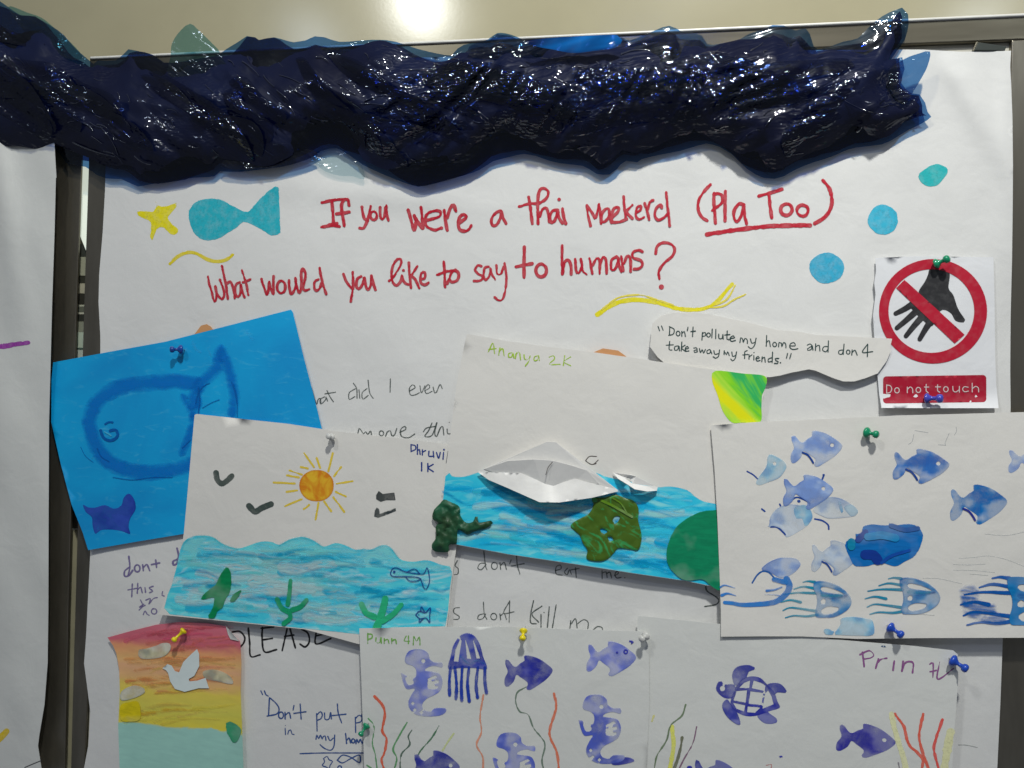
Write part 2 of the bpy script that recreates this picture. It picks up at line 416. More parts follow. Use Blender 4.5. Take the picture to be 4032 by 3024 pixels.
title('Z5', '1165,310 1175,400 1205,535;1170,315 1230,400 1262,450 1300,295;1300,300 1315,400 1325,510;1325,490 1332,400 1390,340 1415,365 1410,430 1365,490 1332,492;1415,370 1420,440 1440,500;1450,440 1510,380 1520,335 1470,340 1440,420 1450,490 1530,492 1610,460;1575,210 1585,330 1602,462;1670,305 1610,380 1672,452;1720,390 1770,350 1760,310 1720,340 1715,430 1750,462 1800,440;1810,285 1840,380 1860,462;1845,350 1870,270 1905,250;2000,330 1990,300 1940,340 1925,420 1960,470 2020,450 2060,410;2050,165 2070,350 2090,535', 34)
title('Z6', '335,130 250,220 180,340 172,470 220,570 290,615', 46)
title('Z6', '385,250 385,400 405,650;385,260 440,245 495,280 490,370 430,430 365,475;540,220 535,400 535,620;790,400 720,390 660,480 660,590 700,625 750,560 785,450 790,410 800,530 825,655', 48)
title('Z6', '1000,285 1150,240 1310,190;1130,270 1150,420 1170,575;o1370,468,78,78;o1590,480,76,76', 50)
title('Z6', '290,805 700,740 1200,690 1690,680', 64)
title('Z6', '1870,75 1950,170 1990,330 1970,460 1890,570 1760,655', 56)
title('Z1', '145,330 165,450 200,560 235,690 262,630 268,560;250,470 275,580 345,655 378,580 342,440 318,375;345,175 370,300 405,450 432,650;430,420 465,400 495,450 522,560 530,640;600,410 560,430 535,500 545,590 580,620 615,570 620,440 640,540 672,625;638,235 660,310 700,440 728,590;650,412 700,395 755,368', 40)
title('Z1', '920,365 950,460 998,595 1022,500 1030,405;1030,410 1055,500 1095,580 1092,450 1095,325;o1205,480,60,92;1320,385 1325,490 1350,580 1400,520 1425,430 1412,350;1412,400 1440,500 1470,560 1500,450 1495,280 1520,215 1560,290 1545,400 1520,490 1555,530 1610,510;1745,370 1695,400 1685,480 1715,530 1765,500 1790,420;1765,205 1785,330 1815,450 1860,580', 43)
title('Z2', '45,365 75,450 120,520 165,570;180,340 185,450 180,580 150,760;300,400 245,440 232,540 265,580 320,520 342,420 350,420;350,420 370,530 400,590 440,520 450,390;450,390 475,490 510,590', 44)
title('Z2', '710,465 760,420 820,330 880,220 880,155 830,150 770,230 745,340 755,470 810,530 870,480 895,400;895,390 920,470 960,508 985,515;d915,312,24;995,200 1005,350 1025,565;1115,250 1040,370;1020,390 1080,430 1145,565;1165,440 1225,420 1225,342 1175,350 1160,440 1175,500 1230,520 1280,490', 42)
title('Z2', '1500,190 1515,350 1520,550;1410,375 1530,330 1640,310;1640,315 1700,330 1720,390 1690,460 1620,480 1585,430 1620,340 1670,305;1550,500 1572,440', 46)
title('Z2', '2045,250 1995,240 1955,300 2000,360 2060,390 2060,440 2000,465 1940,465;2150,258 2095,280 2080,400 2110,450 2160,400 2180,280 2190,350 2245,440;2265,238 2280,360 2330,360 2370,260;2385,210 2410,400 2400,560 2360,720 2300,745 2240,700', 40)
title('Z3', '455,145 452,300 452,475;365,360 540,325;o638,400,58,70', 38)
title('Z3', '868,130 865,280 868,440;875,430 890,320 930,285 960,340 965,440;1010,280 1020,400 1045,430 1080,360 1070,280;1080,300 1090,400 1130,440;1165,270 1195,430;1200,340 1240,270 1275,290 1275,430;1280,330 1310,255 1345,290 1350,430;1460,250 1405,290 1400,380 1430,395 1465,340 1480,260 1490,350 1510,410;1510,250 1530,400;1540,320 1575,245 1610,270 1612,410;1740,195 1700,180 1640,200 1640,260 1720,290 1740,340 1700,380 1650,385', 34)
title('Z3', '1885,215 1900,140 1960,100 2040,110 2090,160 2070,240 1980,320 1920,410 1925,490;d1947,580,28', 34)

# poster drawings
fill('star', [smooth(tp('B1', '1125,160 1150,200 1210,205 1285,180 1280,210 1222,285 1240,325 1292,372 1285,410 1240,410 1180,360 1140,375 1104,455 1088,430 1095,345 1080,310 1010,282 995,240 1110,245 1130,215'), 10, True)], h_poster, YEL, 'crayon', post)
fill('fish_drawing', [smooth(tp('B1', '1365,260 1385,210 1440,165 1530,150 1590,155 1670,190 1740,230 1795,245 1850,190 1930,110 1995,62 2022,66 2028,150 2032,280 2038,400 2015,415 1970,420 1900,380 1830,340 1765,320 1720,360 1640,410 1580,445 1510,455 1450,440 1400,390 1375,320'), 14, True)], h_poster, TEAL, 'crayon', post, step=14)
def circ(t, cx, cy, rx, ry, wob=.04, seed=1, n=26):
    ox, oy = TO[t]; a = np.linspace(0, 2*math.pi, n, endpoint=False)
    r = 1+wob*np.array([noise.noise(Vector((math.cos(x)*1.5, math.sin(x)*1.5, seed*5.))) for x in a])*2
    return np.stack([ox+(cx+rx*np.cos(a)*r)*K, oy+(cy+ry*np.sin(a)*r)*K], 1)
fill('bubble_dot', [smooth(tp('A4', '1590,1190 1650,1215 1660,1250 1600,1330 1550,1355 1490,1345 1450,1300 1450,1260 1500,1220 1550,1195'), 9, True)], h_poster, TEAL3, 'crayon', post)
fill('bubble_dot', [circ('B4', 1190, 305, 115, 108, .05, 2)], h_poster, TEAL2, 'crayon', post)
fill('bubble_dot', [circ('B4', 780, 655, 127, 110, .03, 3)], h_poster, alb((45, 155, 185)), 'crayon', post)
write('yellow_wave', 'B1', '1235,625 1290,572 1360,542 1430,552 1500,590 1570,608 1640,595 1688,560', 27, h_poster, alb((205, 190, 40)), 'crayon', post)
write('yellow_wave', 'B3', '650,992 750,925 850,892 950,886 1080,905 1200,942 1320,958 1440,945 1520,895 1580,825 1628,772', 36, h_poster, YEL, 'crayon', post, taper=(1.1, .8))
write('yellow_wave', 'B3', '680,958 800,872 950,850 1060,878 1200,925;1440,945 1560,932 1640,885 1725,845;1500,925 1590,880 1650,780', 15, h_poster, alb((212, 198, 60)), 'crayon', post, off=.3)

# pencilled and inked replies on the poster
GRY = alb((66, 76, 72)); INKB = alb((45, 75, 130)); BLK = (.012, .012, .014); PUR = alb((95, 85, 125), (175, 172, 176))
def pen(t, s, w=8, c=GRY, kind='pencil'): return write('lettering', t, s, w*1.3, h_poster, c, kind, post, wob=.25)
pen('B2', '418,1525 435,1585 455,1645 465,1610 482,1602 486,1640;512,1590 480,1610 486,1642 520,1610 522,1590 534,1620;530,1545 552,1590 576,1625;516,1568 592,1556')
pen('B2', '735,1532 692,1560 692,1608 732,1588;722,1492 745,1530 748,1600;762,1540 768,1600;820,1530 786,1560 790,1606 828,1580;828,1470 840,1560 865,1600')
pen('B2', '990,1460 988,1556')
pen('B2', '1130,1548 1170,1522 1152,1502 1128,1530 1136,1576 1172,1575 1200,1560;1204,1510 1216,1560 1240,1510;1240,1546 1276,1522 1264,1500 1240,1532 1252,1566 1292,1550;1300,1520 1312,1562 1325,1556 1350,1500 1366,1530')
pen('C2', '755,378 764,345 780,362 796,384 810,368 826,388 846,362 852,388;o925,380,16,18;955,402 968,370 990,362 1000,396 1020,392 1036,345;1060,372 1102,350 1096,330 1066,350 1070,400 1120,412 1166,385', 9)
pen('C2', '1230,368 1252,342 1312,330;1292,305 1268,360 1240,402 1290,396 1320,322 1328,300 1312,380 1326,402 1352,342 1370,332 1378,392;1402,350 1406,382 1432,382;d1418,300,4', 9)
pen('D2', '1476,155 1460,190 1482,212 1480,250 1455,255')
pen('D2', '1680,172 1640,176 1625,210 1650,220 1685,182;1668,85 1680,190 1692,220;o1745,192,22,26;1785,170 1790,216;1792,188 1816,166 1832,216;1866,150 1856,176;1905,118 1912,190 1930,250;1870,192 1960,176')
pen('D3', '345,226 386,212 380,186 350,200 350,250 392,260;432,210 410,236 430,256 446,220 460,252;490,205 496,276;455,222 516,210')
pen('D3', '683,226 684,286;690,242 712,236 720,275;722,245 740,238 752,278;775,262 802,246 792,230 776,256 790,280 820,276;d848,278,5')
pen('D2', '1490,495 1456,500 1450,530 1490,560 1480,580 1450,580')
pen('D2', '1666,540 1632,550 1626,580 1660,575 1682,540;1665,455 1672,540 1690,580;o1740,560,22,24;1785,540 1790,582;1792,552 1816,536 1832,580;1856,445 1852,600;1856,446 1812,534 1886,525')
pen('D3', '186,445 166,540 166,605 205,612;245,485 175,540 222,600;240,545 240,640;d262,530,5;300,490 286,640;350,475 322,645', 9)
pen('D3', '456,590 450,645;460,612 490,575 502,640;505,612 550,582 582,602 580,645;620,656 650,632 684,640 686,656', 9)
pen('D3', '1435,345 1446,376 1500,410 1530,440 1510,472 1430,487', 10)
pen('D1', '1686,672 1740,668 1776,710 1768,752 1742,782', 12, BLK, 'ink')
pen('D1', '1802,645 1812,750 1820,848 1886,838', 12, BLK, 'ink')
pen('D1', '1905,640 1902,710 1920,815 2006,800;1896,645 1985,635;1912,728 1976,718', 12, BLK, 'ink')
pen('D2', '205,806 240,650;262,650 300,786;224,704 288,694', 12, BLK, 'ink')
pen('D2', '345,652 390,680 402,740 372,780 335,760', 12, BLK, 'ink')
pen('D2', '452,665 450,758 556,720;453,700 548,676', 12, BLK, 'ink')
pen('D2', '50,1100 62,1126;76,1100 86,1126 102,1136;112,1150 106,1275;116,1150 160,1190 182,1230 166,1266 96,1282;o196,1276,18,24;225,1255 226,1302;230,1272 255,1256 266,1296;290,1206 284,1236;335,1195 342,1302;290,1262 376,1250', 9, INKB, 'ink')
pen('D2', '455,1265 458,1390;460,1270 482,1250 496,1270 486,1300 460,1312;512,1260 516,1305 545,1302 556,1255 562,1302;605,1195 612,1262 636,1330;570,1278 666,1268', 9, INKB, 'ink')
pen('D2', '736,1292 738,1400;736,1300 762,1276 782,1290 776,1322 742,1332;782,1270 790,1330', 9, INKB, 'ink')
pen('D2', '226,1372 229,1416;d228,1350,4;246,1412 252,1388 266,1382 276,1412 290,1416', 8, INKB, 'ink')
pen('D2', '450,1450 456,1420 470,1446 482,1420 496,1450 502,1430 516,1426 522,1456;536,1430 552,1460 575,1442;586,1420 580,1500 555,1530 510,1515 480,1490', 9, INKB, 'ink')
pen('D2', '665,1410 672,1480;676,1456 690,1440 702,1476;o720,1462,12,15;740,1482 746,1450 760,1476 772,1450 786,1482 796,1450', 10, INKB, 'ink')
pen('D2', '335,1555 500,1550 795,1550', 9, INKB, 'ink')
pen('D2', '505,1590 530,1575 546,1600 570,1610 552,1640 546,1662 520,1650 495,1640 512,1615 505,1590', 8, INKB, 'ink')
pen('D2', '605,1602 642,1566 700,1580 766,1620 765,1565 700,1592 642,1622 605,1602;o622,1655,14,12', 9, INKB, 'ink')
pen('D1', '935,125 942,200 930,262;940,200 905,230 905,266 935,262 962,226;o996,210,20,26;1035,185 1040,226;1042,202 1066,182 1086,226;1130,150 1136,202;1100,182 1156,170', 12, PUR)
pen('D1', '1285,65 1296,120 1285,172;1285,146 1256,160 1260,186 1286,176', 14, PUR)
pen('D1', '960,325 956,415;930,366 992,355;1000,320 996,390;1002,362 1020,346 1032,386;1052,350 1056,382;1110,340 1082,352 1108,374 1086,386', 10, PUR)
pen('D1', '1020,440 1036,480 1010,492 1042,470;1060,440 1092,430 1080,470 1112,430 1140,422;1010,512 1032,490 1052,478;1180,380 1176,405 1190,410', 9, PUR)
pen('D1', '1040,546 1052,520 1070,545 1082,550;o1118,522,20,20', 9, PUR)
pen('D4', '1740,1492 1800,1494 1872,1510', 7, alb((150, 155, 150)))

# ================================================================== LEFT POSTER
def h_left(p):
    x, y = p[:, 0], p[:, 1]
    h = 5+15*np.clip((x+80)/300, 0, 1)+4*fbm(p, 200, 480, 5, 2)
    h += 12*np.exp(-((x-15-(y-800)*.16)/60)**2)*np.clip((1500-y)/900, 0, 1)
    h += 8*np.exp(-((x-60+(y-1500)*.35)/90)**2)*np.exp(-((y-1650)/350)**2)
    return np.clip(h, 2.5, 34)
lp = thing('poster', P(S((0, 1500)), 4)[0], 'pale wavy poster on the left board with a purple crayon dash', 'poster')
poly = np.vstack([S((-380, 480), (210, 500), (222, 700)), tp('B1', '405,0 395,400 378,900 365,1400'), tp('C1', '355,300 352,1000 350,1659'), tp('D1', '345,900 322,1200 285,1420 275,1500 300,1659 302,1760'), S((-380, 3080))])
sheet('poster_sheet', poly, h_left, CARD2, lp, step=26)
acc = newacc(); ribbon(tp('B1', '-300,1230 0,1225 100,1210 205,1196'), 42*K*1.3, h_left, .2, acc, alb((120, 45, 135), (165, 165, 175)), taper=(1.1, .55)); flush('purple_dash', acc, 'crayon', lp)
acc = newacc(); ribbon(tp('D1', '-80,1500 0,1440 48,1392'), 60*K, h_left, .2, acc, alb((190, 150, 30), (165, 165, 175)), taper=(1.1, .7)); flush('yellow_dash', acc, 'crayon', lp)
acc = newacc(); ribbon(tp('D1', '180,1655 250,1625 300,1605'), 9*K, h_left, .2, acc, (.03, .03, .04)); flush('pen_line', acc, 'ink', lp)

# ================================================================== BLUE PAINTED SHEET
def h_blue(p):
    x, y = p[:, 0], p[:, 1]
    h = 8+.8*fbm(p, 300, 300, 2, 2)
    h += 7*np.clip((330-x+(y-1500)*.12)/260, 0, 1)**2+3*np.clip((y-1950)/250, 0, 1)**2
    return h
bs = thing('painting', P(S((730, 1700)), 8)[0], 'tilted bright blue painted sheet with a darker blue round fish, over the board edge', 'painting')
poly = np.vstack([tp('B1', '385,1340 800,1262 1200,1190 1700,1062 2090,962 2112,958 2125,975'), tp('B2', '360,1300 420,1530 490,1810'), S((1348, 2005)), tp('C1', '1335,1110 1000,1165 640,1228 600,1100 520,900 440,600 372,300 374,0')])
BLUEM = NT('blue_poster_paint'); g = BLUEM.noise(7, detail=5, dist=.7); g2 = BLUEM.noise(45, (1, 1, 3), detail=4, dist=1)
c = BLUEM.mix(BLUEM.rng(g, .3, .7), alb((0, 125, 185)), alb((0, 158, 220)))
c = BLUEM.mix(BLUEM.rng(g2, .58, .8, 0, .35), c, alb((90, 185, 225)))
BLUEM.l(c, BLUEM.b.inputs['Base Color']); BLUEM.b.inputs['Roughness'].default_value = .5; BLUEM.bump(g2, .25, .0005)
sheet('painted_paper', poly, h_blue, BLUEM.m, bs, step=30)
def soft(name):      # broad translucent brush stroke with very soft edges
    m = NT(name); ca = m.n('ShaderNodeAttribute', attribute_name='col').outputs['Color']; ea = m.n('ShaderNodeAttribute', attribute_name='edge').outputs['Fac']
    g = m.noise(45, (1, 1, 2), detail=4, dist=.6); e = m.math('ADD', ea, m.rng(g, .3, .7, -5, 5))
    m.l(m.mix(m.rng(g, .3, .7, 0, .5), ca, m.mix(1, ca, (.6, .7, .85), 'MULTIPLY')), m.b.inputs['Base Color'])
    m.l(m.math('MULTIPLY', m.rng(e, 0, 24), m.rng(g, .3, .7, .6, .95)), m.b.inputs['Alpha']); m.b.inputs['Roughness'].default_value = .28; m.bump(g, .5, .0008); return m.m
SOFT = soft('soft_blue_brushwork'); DB = alb((0, 116, 194)); DB2 = alb((0, 88, 160)); LB = alb((70, 175, 225))
acc = newacc()
for i, (t, s, w, c) in enumerate((('C1', '1420,20 1250,5 1050,20 860,50 710,150 655,260 665,390 705,490 790,585 900,640 1050,665 1200,655 1390,610', 128, DB),
        ('C1', '1330,120 1400,260 1370,400 1320,520', 70, DB), ('B1', '1600,1255 1575,1380 1480,1470 1420,1560 1400,1640', 110, DB), ('B1', '1610,1265 1680,1450 1700,1600 1690,1700', 95, DB),
        ('C1', '1440,60 1440,180 1400,240', 60, DB))):
    ribbon(tp(t, s), w*K, h_blue, .15+.05*i, acc, c, step=8)
flush('fish_brushwork', acc, None, bs, mat=SOFT)
for i, (t, s, w) in enumerate((('C1', '705,490 735,550 790,585', 12), ('C1', '585,480 620,545 675,590', 7), ('C1', '820,700 960,718 1100,700 1250,700', 9), ('C1', '1325,485 1380,430', 10), ('C1', '1470,195 1530,160 1590,135', 9),
        ('B1', '1420,1640 1440,1560 1480,1510 1520,1490', 9), ('B1', '1680,1480 1705,1560 1720,1640', 8), ('C1', '1695,20 1720,120 1722,260', 8), ('C1', '1440,50 1448,150 1440,230', 14))):
    acc = newacc(); ribbon(tp(t, s), w*K, h_blue, .45+.05*i, acc, DB2); flush('fish_outline', acc, 'pencil', bs)
acc = newacc(); ribbon(tp('C1', '730,360 750,410 790,432 835,420 855,385 835,355 800,362'), 24*K, h_blue, .5, acc, DB2); ribbon(tp('C1', '765,312 790,298 815,300'), 18*K, h_blue, .55, acc, DB2)
ribbon(tp('C1', '760,370 790,385 805,395'), 14*K, h_blue, .6, acc, LB); flush('fish_eye', acc, 'paint', bs)
acc = newacc()
for t, s, w in (('B1', '1400,1190 1420,1240 1450,1260', 34), ('B1', '1510,1240 1530,1290', 26), ('B1', '1515,1355 1530,1362', 22), ('C1', '670,560 690,558', 20), ('B1', '1790,1120 1830,1170', 30), ('B1', '1560,1345 1500,1340', 14)):
    acc = newacc(); ribbon(tp(t, s), w*K, h_blue, .3, acc, LB); flush('pale_dab', acc, 'brush', bs)
fill('purple_fish', [smooth(tp('C1', '600,895 640,915 690,918 760,900 830,925 880,900 895,850 935,815 975,860 985,930 945,1000 935,1060 945,1112 880,1090 800,1080 730,1085 692,1112 670,1050 665,990 620,950'), 9, True)], h_blue, alb((45, 75, 165)), 'wash', bs)

# ------------------------------------------------------------------ sign "Do not touch"
def h_sign(p):
    x, y = p[:, 0], p[:, 1]
    return 10+1.0*fbm(p, 160, 300, 3, 2)+4*np.clip((3480-x)/60, 0, 1)**2*(.6+.4*np.sin(y/90))+5*np.clip((y-1540)/70, 0, 1)**2
sg = thing('sign', P(S((3670, 1300)), 9)[0], 'white prohibition sign with a crossed out hand in a red ring reading Do not touch', 'sign')
poly = tp('B4', '1135,582 1400,570 1650,572 1990,577 1998,900 2003,1300 2010,1500 2028,1672 1600,1672 1178,1670 1160,1560 1150,1450 1128,1200 1116,1000 1128,900 1135,850 1125,760 1138,680')
sheet('sign_sheet', poly, h_sign, paper_mat('sign_print_paper', (.84, .85, .88), .35, .02), sg, step=22)
SRED = alb((165, 28, 48))
HB = (.035, .035, .038)
fill('hand_print', [smooth(tp('B4', '1530,655 1600,645 1672,690 1666,800 1700,850 1735,950 1787,1032 1775,1052 1715,1040 1685,990 1640,962 1605,970 1570,1040 1540,1080 1480,1040 1400,960 1378,912 1435,870 1450,815 1490,755 1515,700'), 9, True)], h_sign, HB, 'ink', sg, off=.15)
acc = newacc()
for i, s in enumerate(('1420,905 1350,950 1282,985', '1440,960 1350,1040 1290,1090', '1480,1000 1410,1080 1356,1148', '1540,1030 1490,1110 1456,1170')):
    ribbon(tp('B4', s), 46*K, h_sign, .2+.04*i, acc, HB, taper=(1.15, .8))
flush('finger_print', acc, 'ink', sg)
def ell(t, cx, cy, rx, ry, n=64):
    a = np.linspace(0, 2*math.pi, n, endpoint=False); ox, oy = TO[t]
    return np.stack([ox+(cx+rx*np.cos(a))*K, oy+(cy+ry*np.sin(a))*K], 1)
fill('red_ring', [ell('B4', 1552, 969, 394, 381), ell('B4', 1540, 967, 310, 302)], h_sign, SRED, 'ink', sg, off=.40)
fill('red_bar', [tp('B4', '1345,738 1783,1138 1710,1205 1282,800')], h_sign, SRED, 'ink', sg, off=.55)
def rrect(x0, y0, x1, y1, r, skew=0):
    pts = []
    for cx, cy, a0 in ((x1-r, y0+r, -90), (x1-r, y1-r, 0), (x0+r, y1-r, 90), (x0+r, y0+r, 180)):
        for a in range(0, 91, 15):
            X = cx+r*math.cos(R(a0+a)); Y = cy+r*math.sin(R(a0+a)); pts.append((X, Y+skew*(X-x0)))
    return pts
pts = rrect(1188, 1440, 1940, 1640, 26, -.014)
fill('red_label', [np.array([[2832+x*K, 700+y*K] for x, y in pts])], h_sign, alb((150, 22, 44)), 'ink', sg, off=.2)
for s in ('1215,1505 1215,1562;1215,1504 1242,1510 1252,1533 1240,1558 1215,1563;o1290,1543,17,19', '1365,1520 1365,1560;1367,1535 1385,1518 1402,1530 1405,1560;o1445,1540,17,19;1502,1500 1502,1548 1516,1559;1490,1519 1520,1519',
          '1585,1503 1585,1545 1600,1556;1570,1518 1606,1518;o1645,1535,17,19;1695,1515 1698,1545 1716,1555 1740,1540;1743,1515 1743,1556;1806,1520 1778,1517 1766,1535 1780,1553 1808,1548;1836,1492 1836,1554;1838,1530 1860,1514 1880,1525 1883,1554'):
    write('lettering', 'B4', s, 9, h_sign, (.80, .68, .68), 'ink', sg, off=.45, wob=.05)

# ------------------------------------------------------------------ speech bubble note
def h_bub(p):
    x, y = p[:, 0], p[:, 1]
    return 12.5+.5*fbm(p, 200, 200, 4, 2)+1.3*np.clip((y-1400)/110, 0, 1)**2*(.6+.4*np.sin((x-2900)/60))*np.clip((x-2950)/150, 0, 1)+3*np.clip((2640-x)/80, 0, 1)**2
bb = thing('paper_note', P(S((3000, 1350)), 13)[0], 'white speech bubble note reading Don\'t pollute my home and don\'t take away my friends', 'note')
poly = np.vstack([tp('B3', '1042,1110 1048,1058 1112,1000 1200,980 1320,980 1450,988 1750,1052 1960,1106 2100,1115'), tp('B4', '700,1140 1000,1155 1255,1168 1240,1232 1250,1250 1215,1330 1150,1420 1060,1455 980,1478 900,1478 830,1455 770,1430 700,1400 650,1390 520,1415 440,1436 370,1447 300,1445 100,1460'), tp('B3', '1300,1500 1130,1340 1085,1300 1030,1225')])
sheet('note_paper', poly, h_bub, CARD, bb, step=22)
TXT = alb((38, 62, 60))
for s in ('1090,1080 1100,1110;1115,1076 1126,1106;1175,1086 1172,1140;1172,1080 1206,1100 1200,1134 1168,1143;o1235,1130,14,17;1262,1115 1262,1150;1264,1128 1280,1115 1288,1150;1307,1085 1302,1108;1344,1083 1340,1150;1328,1115 1360,1112',
          '1412,1124 1408,1178;1412,1130 1432,1122 1434,1145 1412,1151;o1456,1141,13,15;1483,1098 1480,1160;1509,1100 1508,1166;1530,1135 1532,1165 1555,1165 1560,1135 1563,1170;1592,1112 1590,1170 1606,1175;1575,1140 1610,1137;1612,1166 1646,1160 1636,1145 1614,1160 1620,1186 1650,1180',
          '1684,1196 1690,1160 1705,1175 1708,1196 1720,1166 1736,1176 1738,1202;1760,1170 1770,1200 1790,1195;1801,1165 1790,1215 1766,1240 1745,1226',
          '1878,1145 1875,1222;1877,1196 1895,1181 1905,1224;o1936,1210,14,16;1965,1226 1968,1195 1985,1200 1988,1226 2000,1196 2016,1206 2018,1232;2048,1220 2086,1218 2076,1196 2050,1205 2046,1230 2068,1246 2104,1240',
          '1174,1188 1170,1245 1190,1250;1150,1215 1200,1212;1235,1220 1212,1225 1210,1250 1232,1248 1241,1220 1246,1255;1262,1193 1258,1256;1285,1215 1261,1235 1288,1259;1290,1242 1312,1236 1302,1222 1286,1240 1295,1259 1313,1256',
          '1350,1236 1370,1235 1373,1263;1372,1248 1350,1255 1355,1268 1375,1262;1390,1240 1398,1270 1410,1246 1420,1272 1433,1246;1465,1246 1445,1255 1448,1276 1470,1268 1469,1248 1479,1276;1495,1255 1502,1281 1526,1276;1536,1250 1528,1296 1505,1309 1490,1299',
          '1570,1255 1568,1286 1575,1265 1586,1286 1595,1262 1606,1290;1625,1265 1631,1296 1650,1290;1659,1264 1650,1310 1630,1329 1618,1316',
          '1736,1255 1720,1260 1718,1311;1705,1286 1741,1282;1750,1285 1750,1316;1752,1298 1771,1285;1785,1290 1785,1321;d1786,1268,5;1800,1312 1826,1308 1816,1295 1800,1310 1808,1329 1829,1325;1845,1300 1843,1333;1846,1312 1862,1302 1868,1336;1915,1305 1890,1315 1892,1336 1915,1330;1921,1266 1918,1339;1965,1310 1940,1312 1943,1325 1962,1333 1958,1346 1935,1346;d1978,1341,6;2030,1275 2022,1306;2056,1275 2046,1309'):
    write('lettering', 'B3', s, 10.5, h_bub, TXT, 'ink', bb, wob=.08)
for s in ('640,1214 660,1206 672,1220 655,1232 640,1242 642,1252 668,1246 675,1216 680,1250;700,1205 698,1252;702,1226 725,1215 731,1256;785,1225 760,1226 750,1250 774,1263 790,1242;793,1184 790,1263',
          '895,1250 870,1255 868,1276 890,1281 900,1256;906,1208 900,1281;o936,1265,13,15;965,1250 962,1286;968,1265 985,1251 1001,1286;1076,1208 1040,1266 1113,1261;1078,1212 1075,1297'):
    write('lettering', 'B4', s, 10.5, h_bub, TXT, 'ink', bb, wob=.08)

# ------------------------------------------------------------------ orange paper scraps behind the sheets
OR = paper_mat('orange_craft_paper', alb((186, 138, 92)))
o_ = thing('paper_scrap', P(S((2400, 1385)), 8)[0], 'orange paper scrap peeking over the top edge of the boat picture', 'paper scrap')
sheet('scrap_paper', tp('B3', '600,1275 690,1238 800,1254 850,1290 870,1310 850,1420 620,1400'), flat(9.5), OR, o_, step=20)
o_ = thing('paper_scrap', P(S((805, 1300)), 7)[0], 'small orange paper scrap peeking over the top edge of the blue painting', 'paper scrap')
sheet('scrap_paper', tp('B1', '1400,1150 1460,1072 1500,1062 1530,1080 1548,1104 1540,1200 1420,1210'), flat(6.6), OR, o_, step=20)

# ================================================================== DHRUVI SHEET (sun and sea)
def h_dh(p):
    x, y = p[:, 0], p[:, 1]
    return 12.0+.6*1.6*fbm(p, 330, 300, 6, 2)+3.0*np.clip((y-2250)/230, 0, 1)**2+2.0*np.clip((850-x)/150, 0, 1)**2
dh = thing('painting', P(S((1250, 2050)), 11)[0], 'white sheet painted with a yellow sun above a turquoise sea with green seaweed', 'painting')
poly_dh = np.vstack([tp('C1', '1412,246 1428,240 2100,312'), tp('C2', '600,365 1435,462 1560,476 1470,1200 1430,1500 1415,1659'), tp('D2', '1398,640 760,760'), tp('D1', '2212,652 1700,600 1150,545 1190,450 1240,330 1300,180'), tp('C1', '1335,1100 1380,600')])
sheet('painting_paper', poly_dh, h_dh, CARD, dh, step=34)
def sea_mat(name, base, dark, light):
    m = NT(name); g = m.noise(13, (1, 1, 3.6), rot=.06, detail=4, dist=1.6); g2 = m.noise(19, (1, 1, 4), rot=-.05, detail=5, dist=1.6); g3 = m.noise(7, (1, 1, 2.5), detail=3)
    ea = m.n('ShaderNodeAttribute', attribute_name='edge').outputs['Fac']
    c = m.mix(m.rng(g, .35, .65, 0, .85), base, dark); c = m.mix(m.rng(g2, .52, .72, 0, .75), c, light); c = m.mix(m.rng(g3, .5, .7, 0, .45), c, base)
    m.l(c, m.b.inputs['Base Color']); m.b.inputs['Roughness'].default_value = .42; m.bump(g2, .12, .0005)
    m.l(m.rng(ea, 0, 2.5), m.b.inputs['Alpha']); return m.m
SEA1 = sea_mat('turquoise_sea_paint', alb((95, 205, 212)), alb((15, 172, 200)), alb((200, 232, 225)))
SEA2 = sea_mat('cyan_sea_paint', alb((55, 190, 218)), alb((0, 165, 205)), alb((140, 220, 235)))
wave = np.vstack([tp('C1', '1305,1230 1330,1170 1380,1132 1450,1120 1540,1130 1620,1182 1720,1214 1800,1195'), tp('C2', '20,1172 80,1162 140,1170 185,1188 260,1148 355,1130 440,1160 505,1200 590,1175 660,1190 740,1224 800,1216 850,1222 930,1190 990,1205 1060,1290 1150,1310 1260,1300 1370,1335 1448,1345')])
poly_sea = np.vstack([smooth(wave, 12), tp('C2', '1425,1500 1412,1659'), tp('D2', '1392,632 1000,640 760,690'), tp('D1', '2212,648 1700,596 1230,545 1190,500 1215,400 1245,330 1285,180')])
LIFT[0] = 0
fill('painted_sea', [poly_sea], h_dh, (0, 0, 0), None, dh, step=22, mat=SEA1, off=.12)
def sea_strokes(poly, hf, parent, n, cols, wr, lr, slope, seed, dark=.5, name='wave_brushwork'):
    r = random.Random(seed); acc = newacc(); mn, mx = poly.min(0), poly.max(0); k = 0; tries = 0
    while k < n and tries < n*20:
        tries += 1
        x, y = r.uniform(mn[0], mx[0]), r.uniform(mn[1], mx[1]); L = r.uniform(*lr); w = r.uniform(*wr)
        a = slope+r.uniform(-.12, .12); ph = r.uniform(0, 6); am = r.uniform(4, 18)
        t = np.linspace(-.5, .5, 7); pts = np.stack([x+L*t*math.cos(a), y+L*t*math.sin(a)+am*np.sin(t*5+ph)], 1)
        up = pts+[0, -w/2]; dn = pts+[0, w/2]
        if not (pip(up, poly).all() and pip(dn, poly).all()): continue
        ribbon(pts, w, hf, .2+.9*k/n*.6, acc, r.choice(cols), step=14, taper=(1, .5)); k += 1
    return flush(name, acc, 'brush', parent)
band = np.vstack([smooth(wave, 12), tp('C2', '1440,1420 1200,1370 1000,1360 800,1330 600,1290 350,1290 100,1300'), tp('C1', '1843,1290 1600,1300 1400,1310 1290,1320')])
fill('pale_wave_band', [band], h_dh, alb((150, 212, 210)), 'brush', dh, step=16, off=.2)
